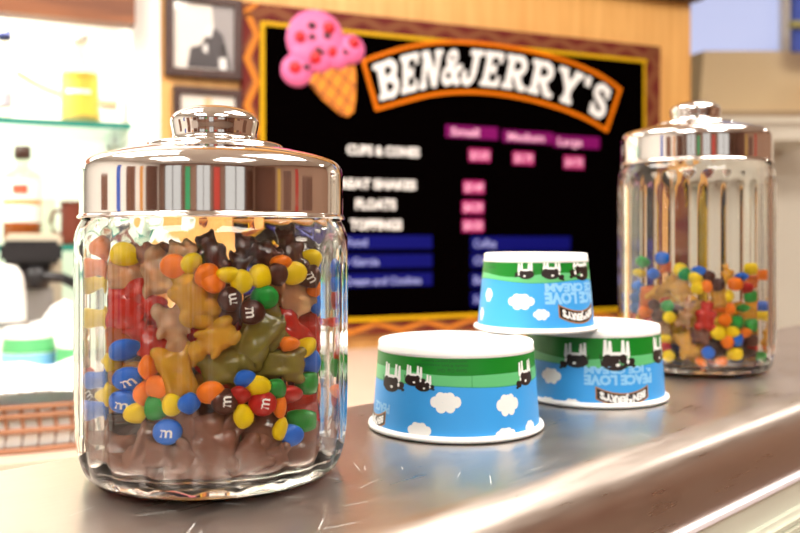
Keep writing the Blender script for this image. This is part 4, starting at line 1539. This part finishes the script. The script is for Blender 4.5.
        for a_ in range(len(cand)):
            for b_ in range(a_ + 1, len(cand)):
                if nm(items[cand[a_]]) == nm(items[cand[b_]]):
                    continue
                l2 = '%s%s%s %s in %s jar, between %s and %s' % (inside, what, ' marked m' if it['le'] else '', band_, jarword, nm(items[cand[a_]]), nm(items[cand[b_]]))
                if l2.lower() not in used:
                    lab = l2
                    break
            if lab:
                break
        if not lab:
            lab = '%s%s %s in %s jar, ringed by %s and %s' % (inside, what, band_, jarword, nm(items[d[0][1]]), nm(items[d[1][1]]))
        used[lab.lower()] = 1
        o['label'] = lab
        o['category'] = 'candy'
        o['group'] = ('sugar-coated candies' if it['k'] == 'c' else 'gummy bears') + (' in the %s jar' % jarword)
    return items


def near_cols(z, rnd):
    if z < 4.2:
        return rnd.choice(['cola', 'cola', 'cola', 'dark'])
    return rnd.choice(['clear', 'red', 'olive', 'amber', 'cola', 'dark', 'red'])


def far_cols(z, rnd):
    return rnd.choice(['clear', 'red', 'amber', 'honey', 'orange', 'cola', 'dark', 'amber'])


fill_jar(JN, 11.0, 'near', NEAR_C, NEAR_G, 10.0, 120, 96, 3, near_cols)
fill_jar(JF, 15.8, 'far', FAR_C, FAR_G, 7.9, 90, 66, 5, far_cols)

# ------------------------------------------------------------------ paper cups (upside down on the counter)
class Cup:
    def __init__(s, x, y, z0, rr, rt, h, name_label, rz=0):
        s.x, s.y, s.z0, s.rr, s.rt, s.h = x, y, z0, rr, rt, h
        s.t = thing('ice_cream_cup', name_label, 'cup', (x * U, y * U, ZC + z0 * U + 0.0003), 0, 'upturned ice cream cups')
        s.wb, s.wt = rr - .25, rt + .01       # sleeve radius at the rim end and at the base end
        pr = [(s.wb - .25, .25), (rr - .22, .04), (rr - .12, 0.0), (rr - .03, .05), (rr, .14), (rr - .03, .25), (rr - .14, .30), (s.rad(.31), .31),
              (s.rad(1.5), 1.5), (s.rad(h - .52), h - .52), (s.rad(h - .5) + .03, h - .49), (rt + .03, h - .35), (rt + .02, h - .10), (rt - .03, h - .02), (rt - .12, h), (rt - .2, h - .04), (rt - .28, h - .09), (rt * .5, h - .09), (0.001, h - .09)]
        s.body = lathe('cup_shell', pr, M['white_paper'], s.t, seg=96, scale=U)

    def rad(s, z):
        f = (z - .25) / (s.h - .25)
        return (s.rr - .25) * (1 - f) + s.rt * f

    def hit(s, px, py):
        """(theta, z) on the sleeve seen at a photo point"""
        dx, dz = (px - 400) / F, (HY - py) / F
        z = s.h / 2
        for _ in range(12):
            r = s.rad(z)
            a = dx * dx + 1
            b = -2 * (s.x * dx + s.y)
            c = s.x ** 2 + s.y ** 2 - r * r
            disc = max(0, b * b - 4 * a * c)
            t = (-b - math.sqrt(disc)) / (2 * a)
            z = 10.2 + dz * t - s.z0
            z = min(max(z, 0), s.h)
        return math.atan2(t - s.y, dx * t - s.x), z

    def pt(s, th, z, off):
        r = s.rad(z) + off
        return (r * math.cos(th) * U, r * math.sin(th) * U, z * U)

    def band(s, name, f0, f1, m, off, th0=-PI, th1=PI, nseg=120, parent=None, nz=2):
        vs, fs = [], []
        for i in range(nseg + 1):
            th = th0 + (th1 - th0) * i / nseg
            for q in range(nz + 1):
                z = f0(th) + (f1(th) - f0(th)) * q / nz
                vs.append(s.pt(th, z, off))
        w = nz + 1
        for i in range(nseg):
            for q in range(nz):
                fs.append((i * w + q, (i + 1) * w + q, (i + 1) * w + q + 1, i * w + q + 1))
        return link(name, raw(name, vs, fs), m, parent or s.t, smooth=True)

    def flat(s, name, polys, th, z, m, off, flip=True, parent=None):
        """polys: list of (verts2d, faces) in counter units, centre at (th, z); flip turns them upside down"""
        vs, fs = [], []
        for (v2, f2) in polys:
            b = len(vs)
            for (x, y) in v2:
                if flip:
                    x, y = -x, -y
                zz = z + y
                zz = min(max(zz, .31), s.h - .5)
                vs.append(s.pt(th + x / s.rad(zz), zz, off))
            fs += [tuple(b + i for i in f) for f in f2]
        return link(name, raw(name, vs, fs), m, parent or s.t)


def ell(cx, cy, rx, ry, n=14, rot=0):
    c, sn = math.cos(R(rot)), math.sin(R(rot))
    v = [(cx, cy)]
    for i in range(n):
        a = 2 * PI * i / n
        x, y = rx * math.cos(a), ry * math.sin(a)
        v.append((cx + x * c - y * sn, cy + x * sn + y * c))
    return v, [(0, i + 1, (i + 1) % n + 1) for i in range(n)]


def quad(p):
    return p, [tuple(range(len(p)))]


def cloud(w, h):
    return [ell(0, 0, w * .30, h * .34), ell(-w * .34, -h * .02, w * .17, h * .28), ell(w * .34, h * .0, w * .17, h * .27), ell(-w * .15, h * .24, w * .17, h * .26), ell(w * .14, h * .26, w * .18, h * .26),
            ell(-w * .14, -h * .24, w * .16, h * .24), ell(w * .16, -h * .24, w * .17, h * .24), ell(0, -h * .3, w * .1, h * .16)]


def cow(cup, th, z, s=1.0, face=1, kind=0, m=None):
    """a grazing black-and-white cow: white legs and patches under a dark body; printed upside down"""
    c = bpy.data.objects.new('printed_cow', None)
    COL.objects.link(c)
    c.parent = cup.t
    f = face
    legs = []
    for (x, l) in ((-.36, .52), (-.22, .48), (.20, .50), (.36, .46)):
        legs.append(quad([((x - .08) * f * s, -.02 * s), ((x + .08) * f * s, -.02 * s), ((x + .045) * f * s, -l * s), ((x - .045) * f * s, -l * s)]))
    belly = [ell(0, .0, .44 * s, .14 * s)]
    cup.flat('white_patch', belly + legs, th, z, M['p_white'], .013, parent=c)
    dark = [ell(-.05 * f * s, .20 * s, .44 * s, .24 * s), ell(-.30 * f * s, .12 * s, .17 * s, .19 * s), ell(.20 * f * s, .08 * s, .13 * s, .15 * s), ell(.46 * f * s, (.18 if kind == 0 else .34) * s, .16 * s, .12 * s, rot=-30 * f),
            quad([(-.50 * f * s, .30 * s), (-.46 * f * s, .30 * s), (-.50 * f * s, -.05 * s), (-.54 * f * s, -.05 * s)]), ell(.56 * f * s, (.30 if kind == 0 else .46) * s, .07 * s, .05 * s)]
    cup.flat('dark_patch', dark, th, z, M['p_brown'], .019, parent=c)
    cup.flat('white_patch', [ell(.02 * f * s, .26 * s, .07 * s, .05 * s), ell(.36 * f * s, .16 * s, .05 * s, .07 * s)], th, z, M['p_white'], .025, parent=c)
    return c


def smooth_wave(base, amp, k, ph):
    return lambda th: base + amp * math.sin(k * th + ph)


def dress(cup, zhill, zsky, ph=0.0, k=1.0):
    h = cup.h
    top = lambda th: h - .50
    hillA = lambda th: zhill + .16 * k * math.sin(2 * th + ph) + .05 * k * math.sin(5 * th + ph)
    sky = lambda th: zsky + .10 * k * math.sin(3 * th + ph * 1.3)
    cup.band('printed_sky', lambda th: .33, sky, M['p_sky'], .004, nz=3)
    cup.band('printed_meadow', hillA, top, M['p_green'], .004, nz=2)
    cup.band('printed_hill', lambda th: sky(th) + .035, lambda th: hillA(th), M['p_light'], .004)
    cup.band('printed_line', sky, lambda th: sky(th) + .04, M['p_teal'], .005)


def put_cloud(cup, px, py, wpx, hpx):
    th, z = cup.hit(px, py)
    sc = (cup.y - cup.rr * .9) / F
    cup.flat('printed_cloud', cloud(wpx * sc, hpx * sc), th, z, M['p_white'], .009)


def put_text(cup, body, px, py, hpx, wpx, m, off=.012, bold=.03, name='printed_writing', flip=True, theta=None, z=None):
    th, zz = cup.hit(px, py)
    if theta is not None:
        th = theta
    sc = (cup.y - cup.rr * .9) / F
    v, f, wd = text_mesh(body, 1.0, bold, 2)
    v = [(x / wd * wpx * sc, y * hpx * sc) for x, y in v]
    return cup.flat(name, [(v, f)], th, zz if z is None else z, m, off, flip)


def logo(cup, th, z, w, hgt, k=.62):
    """arched brown banner with the shop name, printed upside down"""
    lg = bpy.data.objects.new('printed_banner', None)
    COL.objects.link(lg)
    lg.parent = cup.t
    n = 16

    def strip(pad, dx=0):
        v, f = [], []
        for i in range(n + 1):
            x = (i / n * 2 - 1) * (w / 2 + pad)
            yb = k * hgt * (1 - (2 * x / w) ** 2)
            v += [(x, yb - hgt / 2 - pad), (x, yb + hgt / 2 + pad)]
        for i in range(n):
            f.append((2 * i, 2 * i + 2, 2 * i + 3, 2 * i + 1))
        return v, f
    cup.flat('banner_outline', [strip(.075)], th, z, M['p_gold'], .016, parent=lg)
    cup.flat('banner_field', [strip(0)], th, z, M['p_brown'], .020, parent=lg)
    v, f, wd = text_mesh("BEN&JERRY'S", 1.0, .06, 2)
    vv = []
    for x, y in v:
        X = x / wd * w * .90
        vv.append((X, y * hgt * .62 + k * hgt * (1 - (2 * X / w) ** 2)))
    cup.flat('banner_writing', [(vv, f)], th, z, M['p_white'], .025, parent=lg)


# cup standing alone, nearest the camera
c1 = Cup(3.02, 47.8, 0, 4.75, 4.17, 4.66, 'upturned paper cup standing alone nearest the full jar, sleeve seam in view')
_, zh = c1.hit(430, 374)
_, zs = c1.hit(430, 387.5)
dress(c1, zh, zs, 1.0, .5)
ths, _ = c1.hit(472, 380)
c1.band('sleeve_seam', lambda th: .33, lambda th: c1.h - .5, M['p_sky'], .011, ths - .003, ths + .003, 2)
c1.band('sleeve_seam', lambda th: zs, lambda th: c1.h - .5, M['p_green'], .012, ths - .003, ths + .003, 2)
for (x, y, w_, h_) in ((445.5, 403, 31, 21), (508, 405, 28, 22), (419, 431, 26, 17), (506, 434, 24, 12), (530, 427, 18, 14)):
    put_cloud(c1, x, y, w_, h_)
sc1 = (47.8 - 4.3) / F
for (x, y, s, f, kd) in ((392, 380, 27, -1, 0), (414, 378, 19, -1, 0), (424, 385, 16, -1, 0), (525, 375, 24, 1, 1)):
    th, z = c1.hit(x, y - 1)
    cow(c1, th, z, s * sc1 * 1.15, f, kd)
put_text(c1, 'PEACE', 377, 405, 9, 34, M['p_pale'], bold=.05, theta=c1.hit(388, 405)[0] - .15)
th, z = c1.hit(384, 418)
logo(c1, th - .27, z, 2.6, .55)
for (body, x, y, wpx, hpx) in (("Scoop Cup 12oz", 452, 371.5, 30, 3.4), ("made from responsibly", 440, 366.3, 56, 2.6), ("sourced paper board", 444, 362.2, 46, 2.4)):
    put_text(c1, body, x, y, hpx, wpx, M['p_ink'], bold=.02)
# small mark pressed in the base
mk = lathe('base_mark', [(0.001, 0), (.16, 0), (.16, .004), (0.001, .004)], M['p_gold'], c1.t, seg=12, scale=U)
mk.location = (-1.25 * U, -.2 * U, (c1.h - .088) * U)
mk.scale = (1, .3, 1)

c2 = Cup(12.4, 56.6, 0, 4.72, 4.15, 4.66, 'upturned paper cup on the counter beneath the stacked smaller cup')
_, zh = c2.hit(610, 362)
_, zs = c2.hit(610, 367.5)
dress(c2, zh + .28, zs, 2.4, 1.0)
for (x, y, w_, h_) in ((551, 376, 24, 16), (548, 403, 22, 12), (572, 404, 18, 10), (533, 384, 10, 9)):
    put_cloud(c2, x, y, w_, h_)
sc2 = (56.6 - 4.3) / F
for (x, y, s, f, kd) in ((575, 357.5, 22, 1, 1), (617, 358, 27, -1, 0), (658.5, 352, 24, -1, 0)):
    th, z = c2.hit(x, y - 1)
    cow(c2, th, z, s * sc2 * 1.2, f, kd)
th, z = c2.hit(622, 380)
put_text(c2, 'PEACE LOVE', 622, 380.5, 9, 76, M['p_pale'], bold=.06)
put_text(c2, '& ICE CREAM', 622, 370.5, 6.5, 76, M['p_pale'], bold=.06)
th, z = c2.hit(624.5, 396)
logo(c2, th, z + .14, 56 * sc2, 10.5 * sc2)

c3 = Cup(8.16, 53.0, 4.68, 3.72, 3.06, 4.55, 'smaller upturned paper cup stacked across the two larger cups')
_, zh = c3.hit(510, 275)
_, zs = c3.hit(530, 282.5)
dress(c3, zh + .05, zs, 2.9, .9)
for (x, y, w_, h_) in ((489, 295, 12, 14), (521, 302, 27, 16), (541.5, 315, 16, 11), (482, 314, 9, 14)):
    put_cloud(c3, x, y, w_, h_)
sc3 = (53 - 3.4) / F
for (x, y, s, f, kd) in ((525, 273, 14, 1, 0), (552, 271.5, 17, -1, 1), (581, 269, 24, 1, 0)):
    th, z = c3.hit(x, y - 1)
    cow(c3, th, z, s * sc3 * 1.25, f, kd)
put_text(c3, 'PEACE LOVE', 585, 297.5, 10.5, 84, M['p_pale'], bold=.06, theta=c3.hit(577, 297)[0] + .08)
put_text(c3, '& ICE CREAM', 585, 287, 7.5, 84, M['p_pale'], bold=.06, theta=c3.hit(577, 287)[0] + .08)
th, z = c3.hit(579, 311)
logo(c3, th + .03, z, 52 * sc3, 10.5 * sc3)
put_text(c3, 'net 5oz', 492, 263.5, 3, 10, M['p_ink'], bold=.02)
put_text(c3, 'paper board', 492, 268, 2.4, 12, M['p_ink'], bold=.02)
